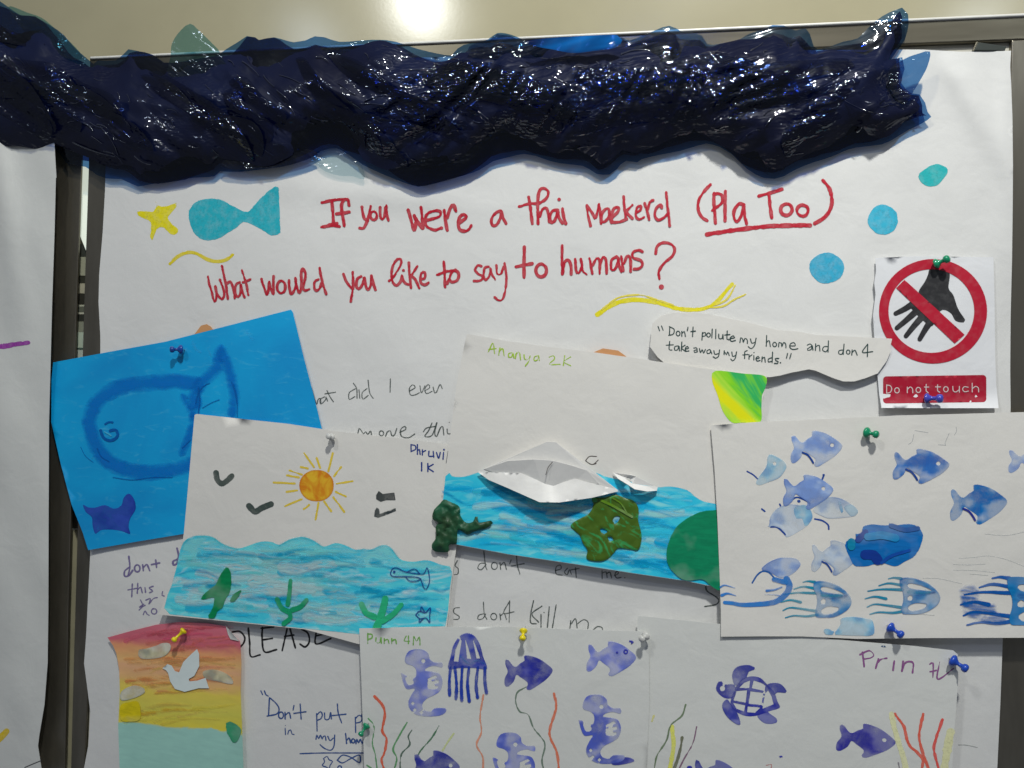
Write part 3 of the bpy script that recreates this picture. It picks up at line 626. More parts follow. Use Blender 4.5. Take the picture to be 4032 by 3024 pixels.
sea_strokes(poly_sea, h_dh, dh, 80, [alb((10, 168, 200)), alb((40, 180, 208)), alb((140, 215, 218)), alb((0, 152, 185)), alb((200, 235, 230)), alb((90, 200, 210)), alb((170, 225, 222))], (16, 54), (110, 420), .04, 3)
sea_strokes(poly_sea, h_dh, dh, 26, [alb((205, 236, 232)), alb((160, 222, 222)), alb((215, 238, 236))], (34, 70), (140, 330), .02, 17)
acc = newacc()                        # crest lines of the painted waves
ribbon(smooth(tp('C1', '1330,1180 1380,1138 1450,1126 1540,1136 1620,1188 1720,1220'), 10), 13, h_dh, .9, acc, alb((50, 165, 175)))
ribbon(smooth(tp('C2', '185,1192 260,1154 355,1136 440,1166 505,1206'), 10), 12, h_dh, .9, acc, alb((60, 170, 185)))
ribbon(smooth(tp('C2', '740,1228 800,1222 850,1226 930,1196 990,1211 1060,1296'), 10), 12, h_dh, .92, acc, alb((60, 170, 185)))
ribbon(smooth(tp('C1', '1285,1310 1450,1295 1700,1300 2000,1290 2212,1280'), 10), 14, h_dh, .92, acc, alb((70, 180, 190)))
ribbon(smooth(tp('C1', '1300,1400 1400,1375 1490,1385 1560,1420 1600,1440'), 10), 16, h_dh, .94, acc, alb((0, 130, 180)))
ribbon(smooth(tp('C2', '350,1290 480,1280 640,1300 800,1340'), 10), 18, h_dh, .96, acc, alb((0, 160, 190)))
flush('wave_crest', acc, 'brush', dh)
SUNM = NT('sun_watercolour'); g = SUNM.noise(38, detail=4, dist=2.2); ea = SUNM.n('ShaderNodeAttribute', attribute_name='edge').outputs['Fac']
c = SUNM.mix(SUNM.rng(g, .38, .62), alb((222, 170, 40)), alb((196, 118, 18))); c = SUNM.mix(SUNM.rng(ea, 0, 9, .8, 0), c, alb((185, 110, 20)))
SUNM.l(c, SUNM.b.inputs['Base Color']); SUNM.b.inputs['Roughness'].default_value = .45; SUNM.l(SUNM.rng(ea, 0, 2), SUNM.b.inputs['Alpha'])
fill('sun', [circ('C2', 455, 760, 128, 118, .02, 4, 40)], h_dh, (0, 0, 0), None, dh, mat=SUNM.m)
for s in ('365,525 435,625', '455,560 480,630', '572,525 540,655', '632,625 582,690', '600,745 715,728', '595,805 665,838', '577,845 655,950', '510,875 560,945', '468,885 447,1005', '400,900 362,930', '345,858 225,908', '312,795 237,805', '295,745 143,737', '325,700 240,685', '348,680 258,650', '390,635 340,625'):
    write('sun_ray', 'C2', s, 17, h_dh, alb((224, 186, 45)), 'crayon', dh, wob=.1)
BIRD = alb((62, 76, 70))
for t, s, w in (('C1', '1568,668 1578,718 1610,745 1650,722 1682,690', 44), ('C1', '1808,908 1850,948 1900,922 1965,895', 48)):
    write('painted_bird', t, s, w, h_dh, BIRD, 'wash', dh, wob=.15)
fill('painted_bird', [tp('C2', '905,795 935,818 1020,808 1030,868 960,868 920,880 885,860 885,828')], h_dh, alb((40, 48, 46)), 'wash', dh)
fill('painted_bird', [tp('C2', '890,915 910,930 914,962 1000,932 1030,920 1033,945 960,975 900,996 870,985 875,940')], h_dh, alb((55, 64, 62)), 'wash', dh)
WG = alb((20, 150, 100)); WG2 = alb((0, 130, 75)); WG3 = alb((40, 175, 120))
fill('painted_seaweed', [smooth(tp('D1', '1640,200 1672,230 1680,320 1662,400 1640,430 1612,500 1580,520 1555,572 1505,566 1540,500 1552,425 1500,432 1455,440 1480,395 1560,330 1590,270'), 9, True)], h_dh, WG2, 'paint', dh, off=1.15)
fill('painted_seaweed', [smooth(tp('D1', '1752,365 1740,402 1700,450 1668,450 1690,400'), 8, True)], h_dh, WG2, 'paint', dh, off=1.2)
acc = newacc()
for i, (s, w) in enumerate((('265,300 256,400 245,470', 38), ('168,435 200,498 248,525', 44), ('380,440 335,490 280,512', 42), ('256,520 262,570 218,610', 40))): ribbon(tp('D2', s), w*K, h_dh, 1.1+i*.05, acc, WG, taper=(.8, 1))
flush('painted_seaweed', acc, 'paint', dh)
acc = newacc()
for i, (s, w) in enumerate((('780,470 812,530 872,562', 46), ('952,432 938,500 905,600 890,640', 56), ('1068,475 1010,542 935,592', 42))): ribbon(tp('D2', s), w*K, h_dh, 1.1+i*.05, acc, WG3, taper=(.9, 1.1))
flush('painted_seaweed', acc, 'paint', dh)
NAVY = alb((22, 60, 130))
write('whale_drawing', 'D2', '990,245 1005,212 1040,207 1100,235 1200,250 1235,245 1256,205 1270,250 1273,310 1250,360 1230,345 1215,300 1190,275 1110,270 1040,270 1000,264 990,245;1110,236 1165,214 1202,246;1100,270 1130,300 1180,300 1212,285;d1018,235,9', 9, h_dh, NAVY, 'ink', dh, off=1.15)
write('small_fish_drawing', 'D2', '1175,545 1200,520 1245,530 1280,495 1275,550 1275,602 1250,570 1205,575 1175,548;1210,520 1215,488 1238,525;1200,576 1200,602 1226,576;d1196,545,5', 10, h_dh, NAVY, 'ink', dh, off=1.15)
write('lettering', 'C2', '1140,465 1140,510;1140,462 1170,470 1173,495 1140,512;1186,463 1186,532;1188,505 1200,495 1206,532;1222,500 1222,536;1225,515 1245,505;1270,510 1270,545 1300,545;1301,512 1305,552;1325,520 1340,560 1352,520;1376,520 1372,566;d1379,498,7', 12, h_dh, alb((25, 50, 120)), 'ink', dh)
write('lettering', 'C2', '1217,593 1217,652;1262,600 1262,657;1300,605 1265,630 1301,658', 13, h_dh, alb((25, 50, 120)), 'ink', dh)
write('pen_line', 'C2', '1408,510 1395,596', 6, h_dh, alb((50, 55, 70)), 'ink', dh)

# ================================================================== ANANYA SHEET (boats)
def h_an(p):
    x, y = p[:, 0], p[:, 1]
    return 16.0+.6*1.6*fbm(p, 330, 300, 8, 2)+1.5*np.clip((y-2050)/250, 0, 1)**2
an = thing('painting', P(S((2250, 1850)), 15)[0], 'white sheet with a cyan painted sea and a name in green at the top', 'painting')
poly_an = np.vstack([tp('B2', '1542,1138 1560,1135 1843,1186'), tp('B3', '300,1228 620,1266 860,1300 1130,1340 1400,1380 1700,1418 1880,1440'), tp('C3', '1842,180 1800,600 1760,1100 1700,1520 1465,1488 1290,1452 900,1395 500,1332 0,1258'), tp('C2', '1480,1190 1335,1165 1365,900 1385,700 1430,350 1475,0')])
sheet('painting_paper', poly_an, h_an, CARD, an, step=34)
top_an = np.vstack([tp('C2', '1388,690 1405,645 1440,690 1530,692 1640,660 1800,640'), tp('C3', '200,640 600,660 700,690 800,712 950,740 1080,770 1180,764 1300,790 1350,830 1420,872 1560,900')])
poly_sea2 = np.vstack([smooth(top_an, 14), tp('C3', '1640,1480 1480,1490 1290,1452 900,1395 500,1332 0,1258'), tp('C2', '1480,1190 1338,1165 1366,900')])
fill('painted_sea', [poly_sea2], h_an, (0, 0, 0), None, an, step=24, mat=SEA2, off=.12)
sea_strokes(poly_sea2, h_an, an, 80, [alb((0, 160, 205)), alb((15, 175, 215)), alb((110, 208, 230)), alb((0, 150, 190)), alb((185, 232, 240)), alb((60, 192, 222))], (14, 46), (100, 400), .12, 9)
sea_strokes(poly_sea2, h_an, an, 20, [alb((185, 232, 240)), alb((130, 216, 232)), alb((0, 168, 212))], (30, 60), (140, 330), .10, 23)
CORN = NT('lime_corner_paint'); g = CORN.noise(34, (.22, 1, 1), rot=R(52), detail=4, dist=.5)
rp = CORN.n('ShaderNodeValToRGB'); CORN.l(g, rp.inputs[0]); e = rp.color_ramp.elements
e[0].position = .34; e[0].color = (*alb((60, 165, 60)), 1); e[1].position = .66; e[1].color = (*alb((220, 225, 10)), 1)
for p_, c_ in ((.42, (45, 170, 90)), (.48, (120, 200, 30)), (.56, (165, 215, 60))):
    z = e.new(p_); z.color = (*alb(c_), 1)
CORN.l(rp.outputs[0], CORN.b.inputs['Base Color']); CORN.b.inputs['Roughness'].default_value = .4
fill('corner_paint', [smooth(np.vstack([tp('B3', '1505,1402 1700,1420 1868,1442 1866,1530'), tp('C3', '1845,100 1840,185 1830,300 1700,302 1625,300 1560,220 1520,100'), tp('B3', '1482,1470')]), 10, True)], h_an, (0, 0, 0), None, an, step=16, mat=CORN.m)
GC = plain('green_card', alb((12, 128, 86)), .5)
fill('green_disc', [smooth(tp('C3', '1480,938 1390,952 1290,1002 1220,1062 1172,1150 1150,1240 1160,1330 1210,1400 1290,1450 1410,1442 1470,1488 1545,1520 1600,1400 1620,1100 1560,950'), 12, True)], h_an, alb((10, 128, 86)), 'paint', an, step=18, off=1.3, label='round green painted shape at the right end of the sea')
write('lettering', 'B2', '1700,1266 1735,1200 1746,1276;1705,1246 1757,1240;1785,1235 1776,1286;1780,1260 1805,1240 1815,1291;1875,1268 1850,1275 1848,1300 1870,1300 1880,1272 1886,1306;1905,1264 1896,1312;1900,1282 1925,1265 1935,1320;1960,1285 1965,1315 1990,1318 2006,1288 1995,1330 1970,1364;2060,1290 2035,1300 2035,1326 2060,1320 2066,1288 2072,1326', 10, h_an, alb((150, 185, 25)), 'crayon', an)
write('lettering', 'B3', '300,1302 330,1293 338,1315 300,1354 378,1354;412,1292 402,1362;455,1300 406,1335 455,1363', 10, h_an, alb((150, 185, 25)), 'crayon', an)
write('insect_drawing', 'C3', '565,576 592,548 642,548;565,580 595,602 622,604 655,574;622,604 640,600', 9, h_an, alb((60, 52, 48)), 'ink', an)

# green clay leaf and figure
CLAY1 = NT('olive_clay'); g = CLAY1.noise(30, (1, 1, 2), rot=.6, detail=4, dist=2.2)
CLAY1.l(CLAY1.mix(CLAY1.rng(g, .52, .60), alb((62, 92, 20)), alb((50, 135, 70))), CLAY1.b.inputs['Base Color']); CLAY1.b.inputs['Roughness'].default_value = .42; CLAY1.bump(CLAY1.noise(90, (1, 1, .4), rot=R(35), detail=4), .6, .001)
CLAY2 = plain('dark_green_clay', alb((18, 78, 50)), .5, c2=alb((34, 62, 34)), scale=70, bump=1.0)
lf = thing('clay_leaf', P(S((2390, 2080)), 16)[0], 'olive green clay leaf with three small holes stuck on the painted sea', 'clay shape')
fill('leaf_body', [smooth(tp('C3', '610,850 700,845 780,825 850,850 900,862 938,900 950,950 945,1010 965,1090 970,1150 945,1226 870,1220 800,1215 760,1260 710,1300 640,1310 570,1290 577,1230 545,1180 520,1120 480,1085 455,1060 470,1030 540,990 580,970 610,930 620,890'), 9, True),
                   smooth(tp('C3', '760,1015 775,985 812,985 800,1020 775,1038'), 8, True), smooth(tp('C3', '668,1072 700,1075 724,1095 700,1112 678,1100'), 8, True), smooth(tp('C3', '722,1132 750,1132 765,1158 740,1165'), 8, True)],
     h_an, (0, 0, 0), None, lf, step=8, off=1.3, mat=CLAY1.m, bulge=lambda V, E: 1.0*np.sqrt(np.clip(E/6., 0, 1))+.8*fbm(V, 22, 40, 3))
acc = newacc(); ribbon(tp('C3', '680,868 760,905 840,950 900,985'), 12, h_an, 3.2, acc, alb((95, 135, 30))); ribbon(tp('C3', '760,850 820,890 865,960'), 7, h_an, 3.3, acc, alb((95, 135, 30))); flush('leaf_vein', acc, 'paint', lf)
cf = thing('clay_figure', P(S((1780, 2080)), 16)[0], 'dark green clay seaweed clump stuck between the sun and boat pictures', 'clay shape')
fill('clay_body', [smooth(tp('C2', '1380,860 1430,880 1490,912 1500,980 1542,1030 1590,1022 1605,985 1625,985 1632,1026 1720,1014 1735,1030 1680,1072 1600,1092 1550,1116 1482,1082 1470,1180 1415,1190 1410,1240 1310,1236 1290,1190 1320,1140 1318,1060 1335,1030 1295,1000 1305,940 1350,890'), 9, True)],
     flat(17.3), (0, 0, 0), None, cf, step=8, off=0, mat=CLAY2, bulge=lambda V, E: 2.6*np.sqrt(np.clip(E/9., 0, 1))+2.6*fbm(V, 17, 15, 5))

# ------------------------------------------------------------------ folded paper boats
BOAT = paper_mat('folded_boat_paper', (.88, .87, .85), .5, .03)
def facet(name, t, verts, faces, mat, parent, solid=.0004):
    ox, oy = TO[t]; v = np.vstack([P(S((ox+x*K, oy+y*K)), d) for x, y, d in verts])
    o = mesh(name, v, [f[::-1] for f in faces], mat, parent, smooth_=False, solid=solid); return o
b1 = thing('paper_boat', P(S((2150, 1860)), 18)[0], 'large folded white paper boat glued on the painted sea', 'paper boat')
B = [(-218, 660, 19), (285, 440, 25), (350, 445, 25), (795, 790, 19), (-60, 590, 21), (200, 640, 21), (560, 640, 22)]
facet('back_panel', 'C3', B, [(0, 4, 1), (4, 5, 1), (5, 2, 1), (5, 6, 2), (6, 3, 2), (0, 3, 6), (0, 6, 5), (0, 5, 4)], BOAT, b1)
M = [(-175, 640, 20.5), (0, 580, 26.5), (190, 570, 29.5), (320, 578, 30), (450, 610, 28.5), (575, 650, 24.5), (660, 745, 20.5), (440, 770, 22), (260, 800, 22), (60, 715, 21)]
facet('middle_fold', 'C3', M, [(0, 1, 9), (1, 2, 8, 9), (2, 3, 8), (3, 4, 7, 8), (4, 5, 6, 7)], BOAT, b1)
tx = np.array([-218, -60, 90, 180, 270, 330, 400, 485, 590, 700, 798.]); ty = np.array([661, 664, 668, 705, 748, 762, 735, 710, 738, 765, 791.])
ux = np.array([-218, -140, 0, 230, 370, 610, 800.]); uy = np.array([663, 718, 778, 880, 882, 848, 802.])
def d_hull(p):
    x = (p[:, 0]-2000)/K; y = (p[:, 1]-1500)/K; a_ = np.interp(x, tx, ty); b_ = np.interp(x, ux, uy); v = np.clip((y-a_)/np.maximum(8, b_-a_), 0, 1)
    c_ = np.interp(x, [-218, 40, 230, 300, 370, 560, 798], [0, .62, .96, 1.1, .96, .55, 0])
    return 20+c_*(6.5+6.5*v)-2.2*np.exp(-((x-300)/55)**2)*(1-v)+.7*fbm(p, 60, 60, 21, 2)
sheet('hull', tp('C3', '-218,662 -60,664 90,668 180,705 270,748 330,762 400,735 485,710 590,738 700,765 797,791 800,801 610,848 370,882 230,880 0,778 -140,718'), d_hull, BOAT, b1, step=9, thick=.5)
acc = newacc(); ribbon(tp('C3', '322,590 292,628 275,680'), 8*K, flat(31), 0, acc, alb((70, 66, 60))); flush('pencil_mark', acc, 'ink', b1)
b2 = thing('paper_boat', P(S((2500, 1900)), 18)[0], 'small folded white paper boat glued right of the large one', 'paper boat')
B = [(762, 665, 18.5), (895, 683, 25), (932, 695, 25), (1087, 770, 19), (1082, 796, 20), (1012, 802, 26), (920, 786, 29), (858, 745, 28), (800, 710, 23), (850, 708, 23), (905, 745, 25), (1000, 760, 23), (880, 705, 19.5)]
facet('back_panel', 'C3', [B[0], B[1], B[2], B[3], B[10], B[9], B[12]], [(0, 1, 6), (1, 2, 6), (2, 3, 4), (2, 4, 6), (0, 6, 5)], BOAT, b2)
facet('hull', 'C3', [B[0], B[9], B[10], B[11], B[3], B[4], B[5], B[6], B[7], B[8]], [(0, 1, 9), (1, 8, 9), (1, 2, 8), (2, 7, 8), (2, 3, 7), (3, 6, 7), (3, 4, 5), (3, 5, 6)], BOAT, b2)

# ================================================================== stencil shapes shared by the print sheets
FISH = '1825,870 1848,874 1878,912 1902,922 1935,895 1962,878 1958,848 1985,840 2060,860 2130,905 2170,950 2130,1010 2070,1055 2000,1096 1975,1080 1985,1042 1930,1000 1905,985 1888,1030 1845,1070 1820,1062 1818,1010 1840,960 1824,910'
FISHN = np.array([[float(v) for v in a.split(',')] for a in FISH.split()]); FISHN = (FISHN-[1815, 840])/[355, 256]
def box(t, x0, y0, x1, y1, N, rot=0):
    ox, oy = TO[t]; c = N-.5
    if rot: a = R(rot); sx, sy = (x1-x0), (y1-y0); c = np.stack([(c[:, 0]*sx*math.cos(a)-c[:, 1]*sy*math.sin(a))/sx, (c[:, 0]*sx*math.sin(a)+c[:, 1]*sy*math.cos(a))/sy], 1)
    n = c+.5
    return np.stack([ox+(x0+n[:, 0]*(x1-x0))*K, oy+(y0+n[:, 1]*(y1-y0))*K], 1)
def fish(t, x0, y0, x1, y1, color, hf, parent, kind='wash', rot=0, eye=True, off=None, dark=None, name='fish_print'):
    pl = [smooth(box(t, x0, y0, x1, y1, FISHN, rot), 7, True)]
    if eye:
        a = np.linspace(0, 2*math.pi, 9)[:-1]; e = np.stack([.80+.035*np.cos(a), .40+.05*np.sin(a)], 1); pl.append(box(t, x0, y0, x1, y1, e, rot))
    o = fill(name, pl, hf, color, kind, parent, off=off)
    if dark is not None:
        acc = newacc(); ribbon(box(t, x0, y0, x1, y1, np.array([[.24, .60], [.33, .66], [.40, .78], [.44, .88]]), rot), 16*K*(x1-x0)/380, hf, (off or .5)+.12, acc, dark); flush('belly_mark', acc, 'ink', parent)
    return o

# ------------------------------------------------------------------ TJ sheet: blue fish and jellyfish prints
def h_tj(p):
    x, y = p[:, 0], p[:, 1]
    return 19.5+.7*1.6*fbm(p, 330, 300, 11, 2)+1.2*np.clip((y-2350)/140, 0, 1)**2
tj = thing('painting', P(S((3400, 2080)), 19)[0], 'white sheet printed with blue fish above a row of turquoise jellyfish', 'painting')
poly = np.vstack([tp('C3', '1472,326 1478,322'), tp('C4', '290,297 600,285 1300,250 1700,240 2212,226 2600,215'), tp('D4', '2600,712 1500,716 1000,722 600,704 300,703 12,706'), tp('C3', '1546,1700 1540,1500 1520,1000 1500,650')])
sheet('painting_paper', poly, h_tj, CARD, tj, step=34)
PB = alb((138, 158, 208), (192, 188, 180)); PB2 = alb((150, 170, 210), (192, 188, 180)); PALE = alb((172, 182, 205), (192, 188, 180)); PALT = alb((130, 175, 200), (192, 188, 180)); ST = alb((55, 115, 182)); ST2 = alb((15, 115, 180)); DK = alb((15, 60, 135))
fish('C4', 515, 360, 895, 625, PB, h_tj, tj, dark=DK)
fill('fish_print', [smooth(tp('C4', '350,550 375,532 430,555 478,590 488,630 440,700 360,735 290,758 265,740 290,690 340,620'), 8, True), circ('C4', 402, 600, 11, 11)], h_tj, PALT, 'wash', tj)
write('belly_mark', 'C4', '203,657 245,680 280,712', 13, h_tj, DK, 'ink', tj)
fish('C4', 460, 678, 830, 935, PB, h_tj, tj, dark=None)
fill('fish_print', [smooth(tp('C4', '370,985 420,925 500,895 600,905 660,940 678,985 640,1050 560,1105 485,1138 470,1100 440,1070 380,1055 345,1090 310,1128 330,1080 360,1045'), 8, True)], h_tj, PALE, 'wash', tj)
write('belly_mark', 'C4', '375,1060 420,1062 465,1100 478,1115', 15, h_tj, DK, 'ink', tj)
fill('fish_print', [smooth(tp('C4', '540,930 585,900 640,905 675,960 672,1010 625,1060 600,1000 560,1000'), 8, True)], h_tj, PALT, 'wash', tj)
write('belly_mark', 'C4', '530,860 570,845 650,880 655,900;d578,873,13;740,735 757,690;d758,682,9;310,930 330,945;445,905 440,895', 15, h_tj, DK, 'ink', tj)
fill('fish_print', [smooth(tp('C4', '680,940 740,870 800,842 870,848 940,880 1005,935 1008,955 970,985 900,995 800,1000 740,980'), 8, True)], h_tj, alb((185, 190, 205), (192, 188, 180)), 'wash', tj)
fill('fish_print', [smooth(tp('C4', '905,915 960,895 1008,940 995,975 960,985 930,960'), 8, True)], h_tj, PALT, 'wash', tj)
fill('fish_print', [smooth(tp('C4', '862,865 880,870 905,960 895,975 872,925'), 8, True)], h_tj, PALT, 'wash', tj)
write('belly_mark', 'C4', '695,1002 750,1015 790,1045 795,1075', 15, h_tj, DK, 'ink', tj)
fish('C4', 1258, 492, 1672, 748, ST, h_tj, tj, dark=DK, rot=2, kind='wash')
fish('C4', 1672, 750, 2092, 1045, ST2, h_tj, tj, dark=alb((30, 40, 130)), eye=False)
fish('C4', 2095, 475, 2480, 690, PB, h_tj, tj)
fish('C4', 665, 1155, 1010, 1415, PALE, h_tj, tj, dark=DK, eye=False)
fill('fish_print', [smooth(tp('C4', '912,1190 940,1150 990,1148 988,1108 1030,1105 1045,1055 1110,1040 1180,1045 1228,1045 1235,1020 1260,1050 1340,1038 1420,1045 1476,1100 1470,1180 1420,1270 1350,1310 1280,1348 1190,1325 1120,1335 1050,1348 980,1340 940,1270'), 9, True)], h_tj, alb((8, 105, 175)), 'paint', tj)
acc = newacc()
for i, (s, w, c) in enumerate((('1060,1260 1120,1265 1150,1300', 75, (15, 55, 140)), ('1010,1150 1060,1100', 50, (20, 60, 140)), ('1250,1050 1350,1080 1440,1070', 38, (10, 80, 150)), ('1180,1320 1250,1270 1380,1230', 26, (15, 75, 160)), ('960,1170 960,1200', 60, (10, 130, 165)), ('1080,1130 1180,1120 1280,1140', 60, (15, 130, 185)))):
    ribbon(tp('C4', s), w*K, h_tj, .75+i*.05, acc, alb(c))
flush('fish_brushwork', acc, 'paint', tj)
fill('fish_print', [smooth(tp('C4', '300,1370 350,1320 420,1288 480,1280 560,1290 592,1330 560,1380 500,1420 450,1430 400,1410 350,1380'), 8, True)], h_tj, PB, 'wash', tj)
write('belly_mark', 'C4', '240,1465 275,1410 315,1382 360,1390 400,1430', 15, h_tj, alb((30, 85, 150)), 'ink', tj)
fill('fish_print', [smooth(tp('D4', '760,650 800,650 840,668 880,610 876,578 930,562 1000,562 1080,575 1115,590 1120,690 1000,700 860,694 770,690'), 8, True)], h_tj, PALT, 'wash', tj)
JB = alb((60, 135, 185)); JT = alb((20, 140, 165))
def jelly(x0, y0, sx, sy, part, c1=JB, c2=JT, kind='wash', ten=None, bell=True):
    """jellyfish lying on its side: bell to the right, tentacles to the left (traced from the middle one, D4)"""
    def q_(s): a = np.array([[float(v) for v in z.split(',')] for z in s.split()]); ox, oy = TO['D4']; return np.stack([ox+(x0+(a[:, 0]-1050)*sx)*K, oy+(y0+(a[:, 1]-270)*sy)*K], 1)
    acc = newacc()
    for i, s in enumerate(('1230,285 1270,278 1320,285', '1160,335 1230,318 1320,330', '1080,375 1180,362 1330,365', '1060,430 1130,415 1210,430', '1075,490 1130,470 1230,480 1330,495', '1095,542 1160,528 1260,532 1340,520')):
        ribbon(q_(s), 20*K*sy*1.05, h_tj, .3+.04*i, acc, c2, taper=(.6, 1.2))
    flush('tentacles_print', acc, kind, part)
    if bell:
        holes = ['1370,325 1400,320 1470,338 1540,370 1480,368 1380,350', '1372,490 1420,465 1500,470 1490,495 1430,515 1385,515', '1385,405 1400,412 1398,440 1370,440 1368,420']
        fill('bell_print', [smooth(q_('1310,290 1350,275 1430,285 1520,320 1580,370 1606,420 1590,470 1540,510 1470,540 1390,545 1330,540 1320,500 1335,440 1330,380 1312,340'), 8, True)]+[smooth(q_(h), 7, True) for h in holes], h_tj, c1, kind, part, off=.65)
        acc = newacc(); ribbon(q_('1400,400 1460,405 1560,385'), 24*K*sy, h_tj, .85, acc, DK, taper=(.5, 1.2)); ribbon(q_('1380,380 1450,385 1520,382'), 40*K*sy, h_tj, .9, acc, c2); flush('bell_shade', acc, 'brush', part)
jelly(440, 295, .94, 1.0, tj); jelly(1050, 270, 1, 1, tj)
jelly(1740, 262, 1.35, 1.32, tj, alb((10, 115, 175)), alb((10, 85, 160)), 'paint')
fill('bell_print', [smooth(tp('D4', '1745,350 1850,330 1900,380 1905,440 2010,470 2020,520 2090,560 2080,620 2000,628 1900,600 1780,550 1750,450'), 9, True)], h_tj, alb((10, 90, 165)), 'brush', tj, off=.9)
acc = newacc()
for i, (s, w, tp_) in enumerate((('40,458 90,462 160,474 260,472 400,455 480,400 510,340 490,290', 22, (1.3, 2.4)), ('20,405 60,392 120,408', 26, (1, .3)), ('10,345 40,332 115,352', 18, (1, .3)), ('345,372 400,366 455,345', 22, (1, .6)), ('330,400 400,402 440,408', 10, (.4, 1)), ('400,290 440,300 480,310', 40, (1, 1)))):
    ribbon(tp('D4', s), w*K, h_tj, .4+i*.05, acc, alb((50, 120, 190)), taper=tp_)
flush('tentacles_print', acc, 'wash', tj)
PG = alb((165, 165, 160), (192, 188, 180))
write('pencil_marks', 'C4', '1420,360 1515,375;1412,388 1400,440 1375,458;1720,335 1722,365 1708,392;1668,380 1640,450 1645,468;1590,462 1640,466', 6, h_tj, alb((140, 142, 140), (192, 188, 180)), 'pencil', tj)
write('pencil_marks', 'D4', '1740,138 1850,130 1960,120 2080,145 2212,195;1700,180 1800,185 1930,178;1700,222 1850,225 2000,240;1480,280 1600,285 1760,320;1820,250 1950,260;1930,-40 2080,-30 2212,-55;1350,530 1500,545 1560,550', 6, h_tj, PG, 'pencil', tj)

# ------------------------------------------------------------------ Prin sheet (turtle)
def h_pr(p):
    x = p[:, 0]
    return 15.2+6.2*np.clip((x-2510)/1260, 0, 1)**1.0+.5*1.6*fbm(p, 330, 300, 12, 2)-1.0*0
pr = thing('painting', P(S((3150, 2700)), 16)[0], 'white sheet printed with an indigo turtle and fish beside red seaweed', 'painting')
poly = np.vstack([tp('D3', '942,556 960,555 1540,614 2143,672'), tp('D4', '800,722 1100,748 1400,772 1700,806 1732,835 1735,1000 1722,1200 1705,1400 1690,1659 1688,1760'), tp('D3', '900,1760 930,900')])
sheet('painting_paper', poly, h_pr, CARD2, pr, step=34)
IND = alb((42, 48, 140), (180, 184, 176)); IND2 = alb((62, 68, 145), (180, 184, 176)); PWI = alb((118, 128, 185), (180, 184, 176))
T3 = lambda s: tp('D3', s)
fill('turtle_shell', [smooth(T3('1655,1065 1700,1015 1760,992 1830,1002 1882,1050 1935,1110 1958,1175 1975,1222 1900,1248 1800,1282 1720,1282 1655,1252 1615,1205 1622,1140 1645,1095'), 8, True)]+
     [T3(s) for s in ('1682,1076 1715,1042 1756,1026 1750,1076', '1785,1026 1835,1042 1868,1062 1862,1098 1772,1078', '1662,1102 1734,1096 1724,1182 1640,1166', '1762,1104 1850,1116 1840,1200 1750,1190', '1888,1098 1912,1140 1926,1195 1850,1226 1868,1120', '1638,1188 1720,1206 1712,1246 1660,1226', '1742,1214 1828,1222 1792,1256 1738,1252')], h_pr, IND, 'wash', pr, step=7)
fill('turtle_head', [smooth(T3('1540,1022 1575,1050 1635,1050 1660,1090 1630,1150 1570,1152 1515,1105 1512,1060'), 8, True), circ('D3', 1557, 1082, 17, 17)], h_pr, IND, 'wash', pr)
for s in ('1642,1062 1625,985 1650,932 1700,912 1760,912 1802,940 1750,962 1735,1000 1700,1022 1668,1062', '1878,1056 1940,1040 1990,1055 2027,1112 1955,1112 1925,1130', '1592,1158 1556,1190 1560,1240 1605,1305 1686,1352 1672,1270 1630,1210', '1808,1278 1850,1330 1900,1342 1952,1330 1950,1298 1900,1262 1868,1240'):
    fill('turtle_flipper', [smooth(T3(s), 8, True)], h_pr, IND2, 'wash', pr)
fish('D4', 852, 1338, 1282, 1588, alb((48, 46, 140), (180, 184, 176)), h_pr, pr, rot=8)
fish('D3', 1330, 1600, 1700, 1860, IND, h_pr, pr, rot=12, eye=False)
fill('ink_spot', [circ('D3', 1318, 1655, 22, 14)], h_pr, IND, 'ink', pr, step=6)
fill('ink_spot', [smooth(tp('D4', '420,1578 445,1568 470,1575 440,1588'), 5, True)], h_pr, IND, 'ink', pr, step=6)
fill('ink_spot', [smooth(tp('D4', '1172,772 1195,768 1220,780 1190,786'), 5, True)], h_pr, alb((20, 70, 110)), 'ink', pr, step=6)
GRN = alb((92, 112, 80), (180, 184, 176)); YLW = alb((200, 195, 90), (180, 184, 176)); RDC = alb((205, 85, 65), (180, 184, 176)); DG = alb((95, 100, 78), (180, 184, 176))
def weed(t, s, w, c, hf, part, kind='crayon'): return write('crayon_seaweed', t, s, w, hf, c, kind, part, wob=.3)
weed('D3', '1290,1200 1262,1280 1182,1350 1150,1460 1082,1570 1060,1680', 14, GRN, h_pr, pr); weed('D3', '1190,1360 1202,1500 1172,1680', 32, YLW, h_pr, pr)
weed('D3', '1265,1440 1242,1560 1200,1680', 24, DG, h_pr, pr); weed('D3', '1370,1360 1342,1480 1280,1590 1235,1680', 11, alb((120, 85, 110)), h_pr, pr); weed('D3', '1058,1282 1046,1318', 18, alb((200, 198, 130)), h_pr, pr)
weed('D4', '1250,1268 1285,1420 1330,1560 1360,1680', 42, alb((198, 198, 150), (185, 188, 180)), h_pr, pr); weed('D4', '1680,1400 1660,1500 1630,1680', 60, alb((192, 194, 145), (185, 188, 180)), h_pr, pr)
weed('D4', '1275,1270 1340,1360 1372,1480 1440,1550 1478,1600 1468,1680', 24, RDC, h_pr, pr); weed('D4', '1480,1268 1452,1420 1472,1530 1525,1680', 24, RDC, h_pr, pr); weed('D4', '1620,1310 1572,1450 1560,1530 1595,1680', 24, alb((200, 75, 65), (180, 184, 176)), h_pr, pr)
